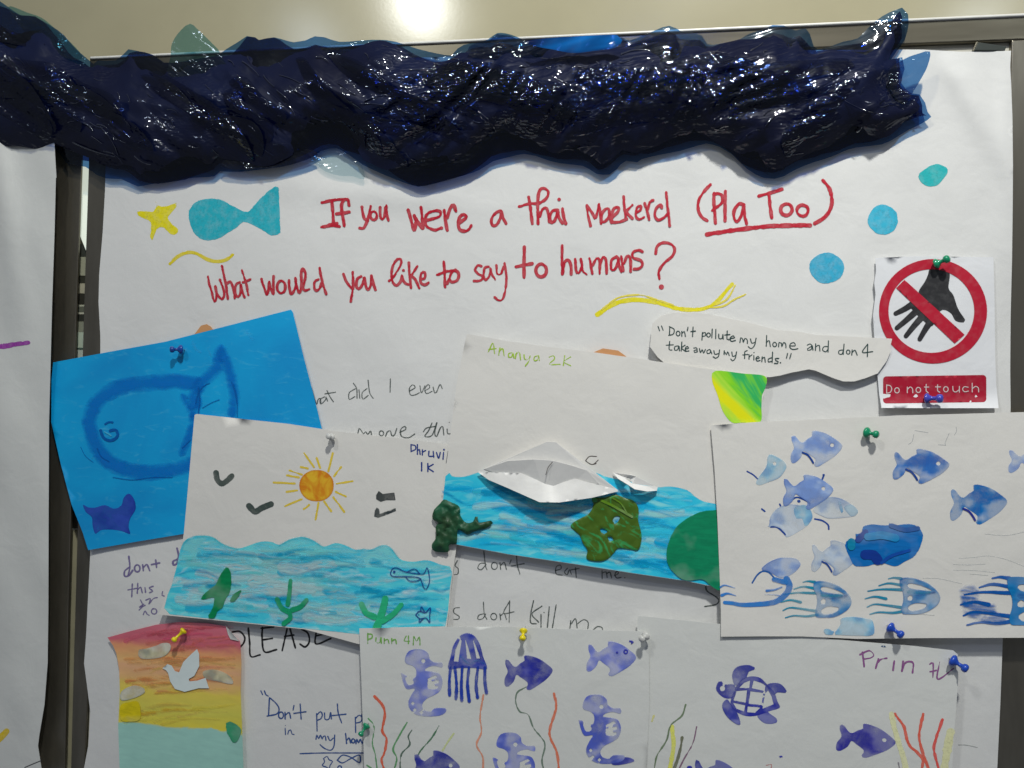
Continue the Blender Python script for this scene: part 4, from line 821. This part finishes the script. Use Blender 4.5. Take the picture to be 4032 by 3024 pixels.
weed('D4', '1300,1620 1310,1680', 12, alb((130, 125, 130)), h_pr, pr); weed('D4', '340,1640 380,1635 370,1680', 10, alb((190, 130, 125)), h_pr, pr)
PL = alb((115, 62, 112), (180, 184, 176))
write('lettering', 'D4', '1040,820 1052,922;1022,836 1090,808 1122,840 1096,860 1050,868;1156,868 1135,935;1150,892 1176,870 1215,862;1270,882 1262,948;1335,885 1326,955;1328,948 1346,900 1382,885 1410,902 1404,965', 15, h_pr, PL, 'crayon', pr)
write('lettering', 'D4', '1528,906 1552,900 1550,1002;1600,892 1586,1014 1700,938;1530,960 1575,950', 13, h_pr, PL, 'crayon', pr)

# ------------------------------------------------------------------ Punn sheet (seahorses)
def h_pu(p):
    x, y = p[:, 0], p[:, 1]
    return 17.0+.5*1.6*fbm(p, 330, 300, 14, 2)+2*np.clip((1520-x)/100, 0, 1)**2
pu = thing('painting', P(S((1980, 2750)), 16)[0], 'white sheet printed with seahorses, jellyfish and dark blue fish over crayon seaweed', 'painting')
poly = np.vstack([tp('D2', '764,646 1400,636 1843,634'), tp('D3', '300,645 600,656 1010,668 1022,700 1025,1200 1000,1760'), tp('D2', '806,1760 800,1659 782,1100')])
sheet('painting_paper', poly, h_pu, CARD2, pu, step=34)
SHO = '1095,862 1120,812 1170,795 1232,800 1270,832 1275,865 1310,890 1366,893 1366,932 1310,920 1262,930 1242,950 1290,958 1345,972 1370,1030 1354,1096 1310,1130 1252,1160 1222,1200 1240,1238 1285,1248 1310,1225 1392,1225 1392,1255 1350,1280 1250,1287 1180,1275 1130,1232 1118,1180 1145,1120 1165,1085 1108,1088 1080,1036 1066,964 1100,985 1165,1005 1176,950 1152,920 1100,900'
SHH = ['1215,882 1222,870 1236,870 1243,882 1236,895 1222,895', '1102,1000 1150,1020 1156,1046 1122,1056 1106,1030', '1262,1012 1318,988 1330,998 1264,1026', '1260,1040 1338,1024 1340,1040 1262,1054', '1260,1066 1334,1066 1318,1086 1266,1082', '1141,1190 1153,1178 1165,1190 1153,1202', '1155,1237 1167,1225 1179,1237 1167,1249', '1203,1257 1215,1245 1227,1257 1215,1269']
def seahorse(t, x0, y0, x1, y1, c):
    def q_(s): a = np.array([[float(v) for v in z.split(',')] for z in s.split()]); n = (a-[1073, 795])/[320, 492]; return box(t, x0, y0, x1, y1, n)
    return fill('seahorse_print', [smooth(q_(SHO), 7, True)]+[smooth(q_(h), 6, True) for h in SHH], h_pu, c, 'wash', pu, step=8)
seahorse('D2', 1073, 795, 1393, 1287, PWI); seahorse('D3', 520, 1125, 845, 1630, alb((88, 102, 175), (180, 184, 176))); seahorse('D3', -106, 1400, 222, 1900, alb((92, 106, 178), (180, 184, 176)))
fish('D2', 1815, 840, 2170, 1096, IND, h_pu, pu, kind='wash', eye=False)
fish('D3', 570, 738, 932, 995, PWI, h_pu, pu, kind='wash', eye=False, rot=3)
write('fish_eye', 'D3', 'o855,815,13,13;d792,820,9;885,738 910,742 898,752', 13, h_pu, IND, 'ink', pu, off=.7)
fish('D2', 1150, 1530, 1495, 1790, IND, h_pu, pu, rot=4, kind='wash')
fill('fish_print', [smooth(T3('745,1612 790,1595 830,1580 885,1582 925,1608 880,1625 800,1640 755,1635'), 7, True)], h_pu, IND2, 'wash', pu)
T2 = lambda s: tp('D2', s)
fill('jellyfish_print', [smooth(T2('1545,678 1600,698 1640,760 1665,850 1692,940 1600,935 1500,935 1408,940 1425,850 1445,770 1490,702'), 8, True)]+[T2(s) for s in ('1498,725 1505,735 1482,886 1452,882 1465,800', '1535,730 1555,790 1575,865 1548,862', '1592,735 1612,780 1640,862 1616,862')], h_pu, alb((28, 50, 150), (180, 184, 176)), 'wash', pu)
acc = newacc()
for i, s in enumerate(('1426,930 1418,1030 1420,1130', '1458,930 1470,1050 1466,1155', '1512,925 1505,1050 1508,1168', '1560,930 1550,1050 1562,1172', '1625,930 1612,1050 1622,1145', '1676,930 1676,1030 1688,1112')):
    ribbon(T2(s), 32*K, h_pu, .6+.05*i, acc, alb((25, 55, 145), (180, 184, 176)), taper=(.7, .9), wob=.3)
flush('tentacles_print', acc, 'wash', pu)
acc = newacc(); ribbon(T2('1500,850 1560,900 1620,880 1680,905'), 22*K, h_pu, .9, acc, alb((30, 130, 180))); flush('turquoise_dab', acc, 'brush', pu)
G1 = alb((75, 135, 80), (180, 184, 176)); OG = alb((205, 130, 100), (180, 184, 176)); RD2 = alb((200, 85, 55), (180, 184, 176))
weed('D2', '875,1140 930,1200 950,1270 932,1390 962,1450 946,1550 926,1600 948,1680', 21, RD2, h_pu, pu); weed('D2', '830,1300 872,1360 860,1480 880,1560 895,1680', 11, G1, h_pu, pu)
weed('D2', '1110,1330 1052,1430 1010,1520 1036,1590 1015,1680', 14, G1, h_pu, pu); weed('D2', '1146,1385 1120,1430 1130,1490 1070,1560 1060,1680', 13, alb((72, 98, 82)), h_pu, pu)
weed('D2', '1342,1352 1290,1440 1212,1530 1172,1600', 13, alb((62, 112, 78)), h_pu, pu); weed('D2', '1450,1410 1400,1480 1370,1530', 14, alb((190, 200, 140)), h_pu, pu); weed('D2', '1665,1130 1642,1280 1650,1400 1616,1490 1660,1580 1662,1680', 15, OG, h_pu, pu)
weed('D2', '1975,1072 1912,1110 1900,1180 1930,1250 1990,1272 2030,1370 2110,1480 2090,1600 2105,1680', 13, alb((98, 120, 102)), h_pu, pu); weed('D3', '334,1120 350,1220 306,1370 308,1440 355,1550 372,1680', 20, alb((200, 105, 75), (180, 184, 176)), h_pu, pu)
weed('D2', '820,1640 850,1660', 12, G1, h_pu, pu)
write('lettering', 'D2', '826,682 826,755;826,686 856,690 856,715 828,726;886,715 886,745 910,750 922,715;922,715 924,752;946,720 946,755;946,736 970,725 980,755;1000,720 1000,755;1002,736 1026,725 1033,755', 11, h_pu, alb((105, 165, 60)), 'crayon', pu)
write('lettering', 'D2', '1105,702 1090,735 1128,738;1121,700 1121,756;1156,765 1160,705 1180,738 1200,705 1205,765', 10, h_pu, alb((105, 165, 60)), 'crayon', pu)

# ------------------------------------------------------------------ Dove sheet
def h_dv(p):
    x, y = p[:, 0], p[:, 1]
    return 7.5+3.0*np.clip((x-880)/80, 0, 1)**2+3.5*np.clip((510-x)/60, 0, 1)**2+2.0*np.clip((2480-y)/60, 0, 1)**2+.6*fbm(p, 200, 300, 15, 2)
dv = thing('painting', P(S((700, 2750)), 8)[0], 'small painted sunset sheet with a white paper dove over a pale green sea', 'painting')
DVM = NT('sunset_watercolour'); tc = DVM.n('ShaderNodeNewGeometry'); sx = DVM.n('ShaderNodeSeparateXYZ'); DVM.l(tc.outputs['Position'], sx.inputs[0])
ztop = P(tp('D1', '1300,600'), 8)[0][2]; zbot = P(tp('D1', '1300,1659'), 8)[0][2]
g = DVM.noise(14, (1, 1, 3), rot=.12, detail=4, dist=.6)
zf = DVM.math('ADD', DVM.rng(sx.outputs[2], ztop, zbot, 0, 1), DVM.rng(g, .3, .7, -.035, .035))
rp = DVM.n('ShaderNodeValToRGB'); DVM.l(zf, rp.inputs[0]); e = rp.color_ramp.elements; RF = (178, 176, 178)
e[0].position = 0; e[0].color = (*alb((176, 92, 108), RF), 1); e[1].position = 1; e[1].color = (*alb((132, 172, 164), RF), 1)
for p_, c_ in ((.13, (168, 82, 96)), (.19, (196, 128, 92)), (.27, (202, 148, 96)), (.34, (190, 142, 108)), (.42, (192, 148, 96)), (.48, (190, 168, 72)), (.60, (176, 168, 72)), (.705, (196, 172, 60)), (.72, (132, 172, 164))):
    z = e.new(p_); z.color = (*alb(c_, RF), 1)
g2 = DVM.noise(60, (1, 1, 4), rot=.1, detail=5); DVM.l(DVM.mix(DVM.rng(g2, .35, .7, 0, .3), rp.outputs[0], DVM.mix(1, rp.outputs[0], (.7, .7, .75), 'MULTIPLY')), DVM.b.inputs['Base Color']); DVM.b.inputs['Roughness'].default_value = .5
sheet('painting_paper', np.vstack([tp('D1', '780,712 860,690 950,665 1130,620 1300,600 1500,607 1640,632 1662,668 1740,738 1745,770 1752,900 1746,1100 1756,1350 1766,1659 1768,1760 872,1760 868,1659 858,1350 870,1100 865,950 845,830 820,770')]), h_dv, DVM.m, dv, step=22)
sheet('folded_corner', tp('D1', '1640,632 1735,738 1672,724 1655,690'), lambda p: h_dv(p)+1.2, CARD2, dv, step=18)
CL = alb((176, 168, 138), RF)
for s in ('1005,800 1060,790 1130,770 1180,750 1235,755 1238,800 1190,850 1100,868 1020,865 1000,830', '1470,960 1530,942 1610,955 1680,1000 1695,1045 1660,1050 1570,1030 1510,1020 1480,1000', '875,1110 930,1070 990,1058 1050,1080 1055,1110 980,1150 880,1170'):
    fill('painted_cloud', [smooth(tp('D1', s), 9, True)], h_dv, CL, 'wash', dv, off=.85)
def dvs(n, seed):
    r = random.Random(seed)
    bands = [(640, 730, (176, 84, 104)), (700, 800, (188, 100, 92)), (800, 900, (204, 138, 84)), (860, 960, (208, 156, 104)), (930, 1060, (188, 126, 96)), (1000, 1120, (200, 158, 84)), (1120, 1300, (188, 172, 66)), (1250, 1340, (196, 176, 84))]
    acc = newacc()
    for k in range(n):
        y0, y1, c = bands[r.randrange(len(bands))]; y = r.uniform(y0, y1); x = r.uniform(930, 1500); L = r.uniform(160, 460); x1 = min(1700, x+L); x0 = max(910, x-L*.3)
        c = [max(0, min(255, v+r.uniform(-16, 16))) for v in c]; am = r.uniform(-22, 22)
        o_ = max(0, (1250-x0)*.10) if y < 760 else 0
        ribbon(tp('D1', '%f,%f %f,%f %f,%f' % (x0, y+20+o_, (x0+x1)/2, y-8+am+o_*.4, x1, y-12)), r.uniform(24, 60)*K, h_dv, .2+.5*k/n, acc, alb(c, RF), step=14, taper=(1, .5))
    return flush('sky_brushwork', acc, 'warmbrush', dv)
dvs(46, 4)
fill('painted_sun', [smooth(tp('D1', '872,1205 930,1180 1000,1175 1022,1240 1015,1310 940,1325 875,1310'), 9, True)], h_dv, alb((214, 168, 20), RF), 'paint', dv, off=.85)
fill('green_leaf', [smooth(tp('D1', '1640,1330 1670,1320 1740,1360 1750,1400 1722,1465 1690,1475 1668,1440 1642,1395'), 9, True)], h_dv, alb((25, 128, 88), RF), 'paint', dv, off=.8)
fill('dove', [tp('D1', '1178,935 1215,905 1245,915 1270,955 1300,965 1330,890 1380,840 1430,795 1445,830 1446,920 1410,990 1370,1012 1375,1030 1430,1025 1492,1005 1517,1080 1440,1080 1340,1106 1270,1085 1235,1030 1220,970 1205,950')], h_dv, (0, 0, 0), None, dv, off=1.4, mat=paper_mat('pale_dove_card', alb((178, 205, 205), RF)))

# ================================================================== PUSH PINS
def pin_mat(name, c):
    m = NT(name); m.b.inputs['Base Color'].default_value = (*c, 1); m.b.inputs['Roughness'].default_value = .25
    m.b.inputs['Coat Weight'].default_value = .5; g = m.noise(60); m.l(m.rng(g, .3, .7, .2, .35), m.b.inputs['Roughness']); return m.m
PINM = {'blue': pin_mat('blue_pin_plastic', alb((25, 65, 160))), 'navy': pin_mat('navy_pin_plastic', alb((20, 60, 135))), 'violet': pin_mat('violet_blue_pin_plastic', alb((62, 66, 160))), 'green': pin_mat('green_pin_plastic', alb((10, 125, 85))),
        'yellow': pin_mat('yellow_pin_plastic', alb((222, 195, 15))), 'white': pin_mat('clear_white_pin_plastic', (.62, .62, .60))}
NEEDLE = metal('needle_steel', (.6, .6, .6), .25)
def pin(t, bx, by, hx, hy, r0, r1, d, c, label):
    """push pin: flange near the paper at (bx,by), head at (hx,hy); d = depth of the paper"""
    ox, oy = TO[t]; a = P(S((ox+bx*K, oy+by*K)), d+5)[0]; b = P(S((ox+hx*K, oy+hy*K)), d+11)[0]
    ax = b-a; L = np.linalg.norm(ax); ax = ax/L; u = np.cross(ax, [0, 1, .3]); u /= np.linalg.norm(u); w = np.cross(ax, u)
    R0, R1 = r0*K*PXM, r1*K*PXM
    prof = [(-.42*R0, 0), (-.42*R0, .5*R0), (-.30*R0, .86*R0), (-.05*R0, R0), (.22*R0, .9*R0), (.45*R0, .6*R0), (L*.42, .42*R1), (L-.75*R1, .5*R1), (L-.5*R1, .85*R1), (L-.1*R1, R1), (L+.35*R1, .92*R1), (L+.6*R1, .6*R1), (L+.66*R1, 0)]
    n = 14; V = []; F = []
    for z, r in prof:
        for k in range(n):
            th = 2*math.pi*k/n; V.append(a+ax*z+(u*math.cos(th)+w*math.sin(th))*r)
    for i in range(len(prof)-1):
        for k in range(n): F.append((i*n+k, i*n+(k+1) % n, (i+1)*n+(k+1) % n, (i+1)*n+k))
    root = thing('push_pin', a, label, 'push pin', 'push pins holding the papers')
    o = mesh('pin_head', V, F, PINM[c], root); bm_fix(o)
    # needle
    tip = a+np.array([0, (d+5)*MM, -.001])*.9; V = []; F = []
    s = a-ax*R0*.4
    for q_, rr in ((s, .0006), (tip, .0003)):
        for k in range(6):
            th = math.pi*k/3; V.append(q_+np.array([math.cos(th)*rr, 0, math.sin(th)*rr]))
    for k in range(6): F.append((k, (k+1) % 6, 6+(k+1) % 6, 6+k))
    mesh('pin_needle', V, F, NEEDLE, root)
pin('B1', 1312, 1246, 1248, 1246, 37, 25, 9, 'navy', 'navy blue push pin near the top of the blue painted sheet')
pin('C2', 563, 408, 542, 402, 27, 22, 12.5, 'white', 'clear white push pin above the painted yellow sun')
pin('B4', 1578, 622, 1652, 590, 34, 27, 10.5, 'green', 'green push pin at the top of the prohibition sign')
pin('B4', 1508, 1600, 1602, 1602, 34, 30, 12, 'violet', 'violet blue push pin on the red Do not touch label')
pin('C4', 1072, 375, 1138, 388, 37, 26, 20, 'green', 'green push pin at the top of the blue fish and jellyfish sheet')
pin('D2', 1956, 664, 1950, 718, 30, 24, 18, 'yellow', 'yellow push pin above the dark blue fish on the seahorse sheet')
pin('D2', 816, 1354, 776, 1414, 31, 22, 18, 'green', 'green push pin at the left edge of the seahorse sheet')
pin('D4', 1243, 640, 1318, 690, 37, 27, 20, 'blue', 'blue push pin below the jellyfish row beside a cut off fish')
pin('D4', 1697, 880, 1785, 935, 40, 28, 21, 'blue', 'blue push pin right of the purple name Prin')
pin('D3', 1000, 700, 972, 722, 31, 24, 19, 'white', 'clear white push pin where the seahorse and turtle sheets meet')
pin('D1', 1332, 664, 1264, 728, 30, 23, 9, 'yellow', 'yellow push pin through the rose sky of the dove picture')

# ================================================================== CELLOPHANE GARLAND
top = np.vstack([S((-260, -150), (-120, -80)), tp('A1', '0,0 60,40 150,100 260,115 340,165 420,215 470,250 540,330 620,405 680,460 710,432 840,430 930,350 1000,362 1110,392 1190,448 1250,452 1400,430 1590,390 1640,350 1720,300 1790,255 1850,265 1880,285 1990,265 2130,300 2212,285'),
                 tp('A2', '440,252 510,257 620,292 760,290 960,282 1090,315 1180,345 1260,365 1430,395 1475,345 1520,320 1640,295 1700,288 1765,242 1860,252 1985,300'),
                 tp('A3', '300,278 800,250 880,285 1000,240 1170,182 1260,225 1330,228 1410,250 1450,310 1490,315 1680,275 1740,240 1850,200 1920,172 2000,175 2090,215'),
                 tp('A4', '630,198 660,240 690,330 720,350 800,330 900,290 1000,270 1080,190 1180,112 1280,66 1330,50 1375,100 1380,170 1350,290 1290,370 1250,430 1330,415 1350,500 1330,600 1400,670 1460,680 1500,740 1520,810 1548,850')])
bot = np.vstack([tp('A4', '1460,910 1380,952 1280,1010 1180,1055 1050,1072 940,1092 830,1140 700,1182 560,1240 470,1290 400,1306 320,1296 200,1230 80,1120 0,1072'),
                 tp('A3', '1440,1050 1380,1065 1250,1100 1100,1130 970,1165 940,1186 860,1175 820,1202 800,1232 740,1275 640,1270 580,1230 540,1210 400,1190 300,1170 200,1135 120,1125 20,1148'),
                 tp('A2', '1740,1180 1640,1240 1480,1290 1300,1340 1190,1357 1050,1312 900,1256 780,1200 700,1140 600,1082 500,1100 420,1150 300,1195 150,1222 0,1240'),
                 tp('A1', '1740,1256 1650,1256 1600,1252 1560,1290 1400,1302 1250,1325 1100,1346 1000,1360 920,1322 880,1302 770,1296 700,1270 620,1212 480,1190 430,1120 370,1086 250,1090 130,1070 80,1076 0,1100'), S((-120, 600), (-260, 620))])
GO = np.vstack([top, bot])
def film_mat(name, tint, rough, spec_tint, dark=False, cap=None, busy=0.):
    """crinkled plastic film: fresnel gloss over a clear tinted sheet (or over many dark layers)"""
    m = NT(name); N = m.t.nodes
    gg = m.n('ShaderNodeNewGeometry'); px = m.n('ShaderNodeSeparateXYZ'); m.l(gg.outputs['Position'], px.inputs[0])
    def stretched(rot, st, scale, det, dist):
        # folds run along the local direction of the twist
        mp = m.n('ShaderNodeMapping'); mp.vector_type = 'TEXTURE'; mp.inputs['Rotation'].default_value = (0, rot, 0); mp.inputs['Scale'].default_value = tuple(1/v_ for v_ in st)
        m.l(gg.outputs['Position'], mp.inputs[0]); x = m.n('ShaderNodeTexNoise'); x.inputs['Scale'].default_value = scale; x.inputs['Detail'].default_value = det
        x.inputs['Distortion'].default_value = dist; m.l(mp.outputs[0], x.inputs['Vector'])
        r = m.math('ABSOLUTE', m.math('SUBTRACT', x.outputs['Fac'], .5)); return m.math('SUBTRACT', 1.0, m.math('MULTIPLY', r, 4.))
    a = stretched(R(38), (.16, 1, 1), 60, 2, .35); b = stretched(R(-16), (.25, 1, 1), 48, 2, 1.0)
    sel = m.rng(px.outputs[0], -.28, .02)
    ridge = m.math('ADD', m.math('MULTIPLY', a, m.math('SUBTRACT', 1.0, sel)), m.math('MULTIPLY', b, sel))
    vo = m.n('ShaderNodeTexVoronoi', feature='F1'); vo.inputs['Scale'].default_value = 300; vo.inputs['Randomness'].default_value = 1
    mp = m.n('ShaderNodeMapping'); mp.inputs['Rotation'].default_value = (0, .5, 0); mp.inputs['Scale'].default_value = (.45, 1, 1); m.l(gg.outputs['Position'], mp.inputs[0]); m.l(mp.outputs[0], vo.inputs['Vector'])
    mask = m.rng(m.noise(13, detail=2, dist=.8), .50-busy, .64-busy, .02+busy, 1.)
    mask2 = m.rng(m.noise(9, detail=1), .40, .58, .25, 1.)
    hh = m.math('ADD', m.math('MULTIPLY', ridge, m.math('MULTIPLY', mask2, 1-busy*5)), m.math('MULTIPLY', m.math('MULTIPLY', vo.outputs['Distance'], mask), 1.0))
    bp = m.n('ShaderNodeBump'); bp.inputs['Strength'].default_value = .42; bp.inputs['Distance'].default_value = .0028; m.l(hh, bp.inputs['Height'])
    gl = m.n('ShaderNodeBsdfGlossy'); gl.inputs['Roughness'].default_value = rough; gl.inputs['Color'].default_value = (*spec_tint, 1); m.l(bp.outputs[0], gl.inputs['Normal'])
    fr = m.n('ShaderNodeFresnel'); fr.inputs['IOR'].default_value = 1.5; m.l(bp.outputs[0], fr.inputs['Normal'])
    if dark:
        base = m.n('ShaderNodeBsdfDiffuse'); g3 = m.noise(6, detail=3)
        m.l(m.mix(m.rng(g3, .38, .62), (.002, .003, .018), (.004, .008, .038)), base.inputs['Color'])
    else:
        base = m.n('ShaderNodeBsdfTransparent'); base.inputs['Color'].default_value = (*tint, 1)
    g2_ = m.n('ShaderNodeBsdfGlossy'); g2_.inputs['Roughness'].default_value = .42; g2_.inputs['Color'].default_value = (*spec_tint, 1); m.l(bp.outputs[0], g2_.inputs['Normal'])
    m0 = m.n('ShaderNodeMixShader'); m0.inputs[0].default_value = .011 if dark else .006; m.l(base.outputs[0], m0.inputs[1]); m.l(g2_.outputs[0], m0.inputs[2]); base = m0
    ms = m.n('ShaderNodeMixShader'); m.l(m.math('MINIMUM', fr.outputs[0], cap or (.05 if dark else .09)), ms.inputs[0]); m.l(base.outputs[0], ms.inputs[1]); m.l(gl.outputs[0], ms.inputs[2])
    N.remove(m.b); m.l(ms.outputs[0], m.out.inputs['Surface']); return m.m
CORE = film_mat('crumpled_cellophane_layers', None, .035, (.9, .92, 1), True)
FILM = film_mat('blue_cellophane_film', (.09, .24, .50), .06, (.9, .95, 1), cap=.22)
FILM2 = film_mat('deep_blue_cellophane_film', (.045, .09, .26), .07, (.8, .88, 1))
CREASE = film_mat('creased_cellophane_edge', None, .09, (.9, .94, 1), True, .20)
FILM3 = film_mat('pale_teal_cellophane_film', (.30, .56, .62), .08, (1, 1, 1))
FILM4 = film_mat('bright_blue_cellophane_film', (.10, .42, .92), .06, (.4, .7, 1))
def crumple(V, seed, amp, sx=170, sy=48):
    out = np.zeros(len(V))
    for i, (x, y) in enumerate(V):
        ang = .62 if x < 1500 else .62-.95*min(1., (x-1500)/1300.)
        ca, sa = math.cos(ang), math.sin(ang); u = (x*ca+y*sa)/sx; v = (-x*sa+y*ca)/sy
        n1 = abs(noise.noise(Vector((u*.5+seed, v*.5, seed))))*2.2
        n2 = abs(noise.noise(Vector((u+seed*3, v, seed))))*2
        n3 = noise.noise(Vector((x/38.+seed, y/30., seed*2)))
        busy = max(0., min(1., (noise.noise(Vector((x/210.+5, y/150., seed*.3)))+.12)*2.6))
        out[i] = (1-n1)*.55+(1-n2)*.35+n3*.12+noise.noise(Vector((x/11., y/11., seed)))*(.01+.05*busy)
    return out*amp
def garland_depth(base, bulge, seed, amp, reach=170.):
    def f(V, E):
        t = np.clip(E/reach, 0, 1); return base+bulge*t*(2-t)+crumple(V, seed, amp)*np.clip(.12+E/90., 0, 1)
    return f
def shrink(poly, px, var=.8, seed=3.):
    # moves the outline inwards with an uneven margin
    a = np.roll(poly, 2, 0); b = np.roll(poly, -2, 0); t = b-a; t /= np.maximum(1e-6, np.linalg.norm(t, axis=1))[:, None]; n = np.stack([-t[:, 1], t[:, 0]], 1)
    w = np.array([max(px*.12, px*(1+var*(noise.noise(Vector((x/230., y/160., seed)))*1.5+.35*noise.noise(Vector((x/60., y/60., seed)))))) for x, y in poly]); return poly+n*w[:, None]
gar = thing('cellophane_garland', P(S((2000, 400)), 20)[0], 'crumpled dark blue cellophane garland draped across the top of the board', 'garland')
def film(name, poly, dep, mat, step=12, solid=0, smooth_=True, label=None):
    V, F, E = tri_fill([poly], step, .38)
    o = mesh(name, P(V, dep(V, E)), F[:, ::-1], mat, gar, smooth_=smooth_, label=label); return o
GS = smooth(GO, 26, True)
CP_ = shrink(GS, 46, 1.2); core_d = garland_depth(16, 15, 3.1, 9)
film('film_core', CP_, core_d, CORE, 17)
film('film_sheet', shrink(GS, 24, 1.2, 9.), garland_depth(13, 9, 8.4, 5), FILM2, 20)
film('film_sheet', shrink(GS, 4, 1., 5.), garland_depth(11, 6, 5.7, 4), FILM, 22)
def creases(n, seed):
    r = random.Random(seed); acc = newacc(); mn, mx = CP_.min(0), CP_.max(0); k = 0
    inner = CP_[::3]
    hf = lambda V: np.maximum(core_d(V, edist(V, [inner])), 0)
    while k < n:
        x, y = r.uniform(-40, mx[0]), r.uniform(mn[1], mx[1])
        ang = (.66 if x < 1500 else .66-1.05*min(1., (x-1500)/1300.))+r.gauss(0, .28); L = r.uniform(18, 70)*(1 if r.random() < .8 else 2.6)
        bend = r.uniform(-.16, .16); t = np.linspace(-.5, .5, 5)
        pts = np.stack([x+L*t*math.cos(ang)-bend*L*(t*t)*math.sin(ang)*4, y+L*t*math.sin(ang)+bend*L*(t*t)*math.cos(ang)*4], 1)
        if not pip(pts, inner).all(): continue
        w = r.uniform(2.5, 6); a0 = acc['n']; ribbon(pts, w, hf, r.uniform(.6, 1.6), acc, (0, 0, 0), step=9, taper=(1, .6)); k += 1
        if acc['n'] > a0: acc['v'][-1][1::3] += np.array([0, -w*.22*PXM*1.2, 0])   # the fold's ridge stands proud of its sides
    return tag(flush('film_crease', acc, None, gar, mat=CREASE), kind='stuff')
creases(230, 5)
FOLDM = film_mat('folded_dark_cellophane', (.10, .18, .50), .03, (.86, .92, 1), cap=.06, busy=.10)
def folds(n, seed):
    """long gathered folds of film lying over one another along the twist; each one is lifted on one side"""
    FA = newacc(); r = random.Random(seed); inner = CP_[::3]; k = 0; mn, mx = CP_.min(0), CP_.max(0)
    while k < n:
        x, y = r.uniform(-60, mx[0]), r.uniform(mn[1], mx[1]); ang = (.62 if x < 1500 else .62-1.0*min(1., (x-1500)/1300.))+r.gauss(0, .22)
        L = r.uniform(260, 620); Wd = r.uniform(34, 95); t = np.linspace(0, math.pi, 9); up = -Wd*np.sin(t)**.8*(1+.25*np.sin(t*3+k)); lo = Wd*.25*np.sin(t)*(1+.5*np.cos(t*4+k*2))
        u = np.r_[np.cos(t)*-L/2, np.cos(t[::-1][1:-1])*-L/2]; v = np.r_[up, lo[::-1][1:-1]]; bend = r.uniform(-.25, .25); v = v+bend*L*(1-(2*u/L)**2)*.4
        pl = np.stack([x+u*math.cos(ang)-v*math.sin(ang), y+u*math.sin(ang)+v*math.cos(ang)], 1)
        if pip(pl, inner).mean() < .93: continue
        pl = smooth(pl, 14, True); lift = r.uniform(2.5, 6); ca, sa = math.cos(ang), math.sin(ang)
        def dep(V, E):
            w = ((V[:, 1]-y)*ca-(V[:, 0]-x)*sa)/Wd
            return core_d(V, edist(V, [inner]))+.9+lift*np.clip(.2-w, 0, 1.3)+.5*np.array([noise.noise(Vector((p_[0]/26., p_[1]/26., seed+k))) for p_ in V])
        film('film_fold', pl, dep, FOLDM, 15); k += 1
        for _ in range(11):
            cx, cy = x+r.uniform(-.42, .42)*L*ca, y+r.uniform(-.42, .42)*L*sa; a2 = ang+r.gauss(0, .55); l2 = r.uniform(10, 46); t2 = np.linspace(-.5, .5, 5); b2_ = r.uniform(-.3, .3)
            ov = r.uniform(-.8, .15)*Wd; cx -= ov*sa; cy += ov*ca
            q2 = np.stack([cx+l2*t2*math.cos(a2)-b2_*l2*t2*t2*4*math.sin(a2), cy+l2*t2*math.sin(a2)+b2_*l2*t2*t2*4*math.cos(a2)], 1)
            if not pip(q2, pl).all(): continue
            ww = r.uniform(1.8, 4.2); ribbon(q2, ww, lambda V: dep(V, None), .25, FA, (0, 0, 0), step=8, taper=(1, .5)); FA['v'][-1][1::3] += np.array([0, -ww*.3*PXM, 0])
    tag(flush('film_crease', FA, None, gar, mat=CREASE), kind='stuff')
folds(46, 11)
def flap(s, dep, mat, name='film_flap'): return film(name, smooth(s, 16, True), lambda V, E: dep+crumple(V, 2., 3, 260, 120)+0*E, mat, 16)
flap(tp('A1', '1245,560 1240,400 1250,310 1310,222 1380,172 1450,228 1545,320 1600,390 1640,560'), 22, FILM3)
flap(tp('A4', '1230,520 1340,430 1450,388 1530,374 1512,480 1460,580 1412,660 1340,760 1260,680'), 24, FILM)
flap(tp('A1', '60,50 200,92 300,128 380,190 460,262 540,335 600,420 480,420 200,250'), 18, FILM3)
BL = NT('blue_film_painted_glow'); g = BL.noise(22, (.25, 1, 1), rot=R(-8), detail=3, dist=.4)
BL.l(BL.mix(BL.rng(g, .46, .60), (0, .010, .075), (0, .16, .55)), BL.b.inputs['Base Color']); BL.b.inputs['Roughness'].default_value = .12; BL.b.inputs['Alpha'].default_value = .9; BL.bump(g, .3, .001)  # bright streaks paint the cyan glow of light into the film colour
flap(tp('A3', '130,300 300,276 560,260 790,252 830,290 780,345 620,370 470,385 330,360 200,335'), 37, BL.m)
flap(tp('A2', '1560,340 1700,285 1765,240 1860,250 1980,300 2100,360 1900,420 1600,420'), 22, FILM)
flap(tp('A2', '400,1130 450,1190 520,1245 620,1275 720,1280 800,1300 780,1200 640,1080 560,1060'), 7, film_mat('thin_grey_blue_film', (.72, .82, .85), .10, (1, 1, 1)))
flap(tp('A1', '1600,1200 1700,1230 1850,1230 2050,1210 2250,1150 2300,1100 2000,1060 1700,1130'), 14, FILM)

print('objects', len(bpy.data.objects), 'tris', sum(len(o.data.polygons) for o in bpy.data.objects if o.type == 'MESH'))
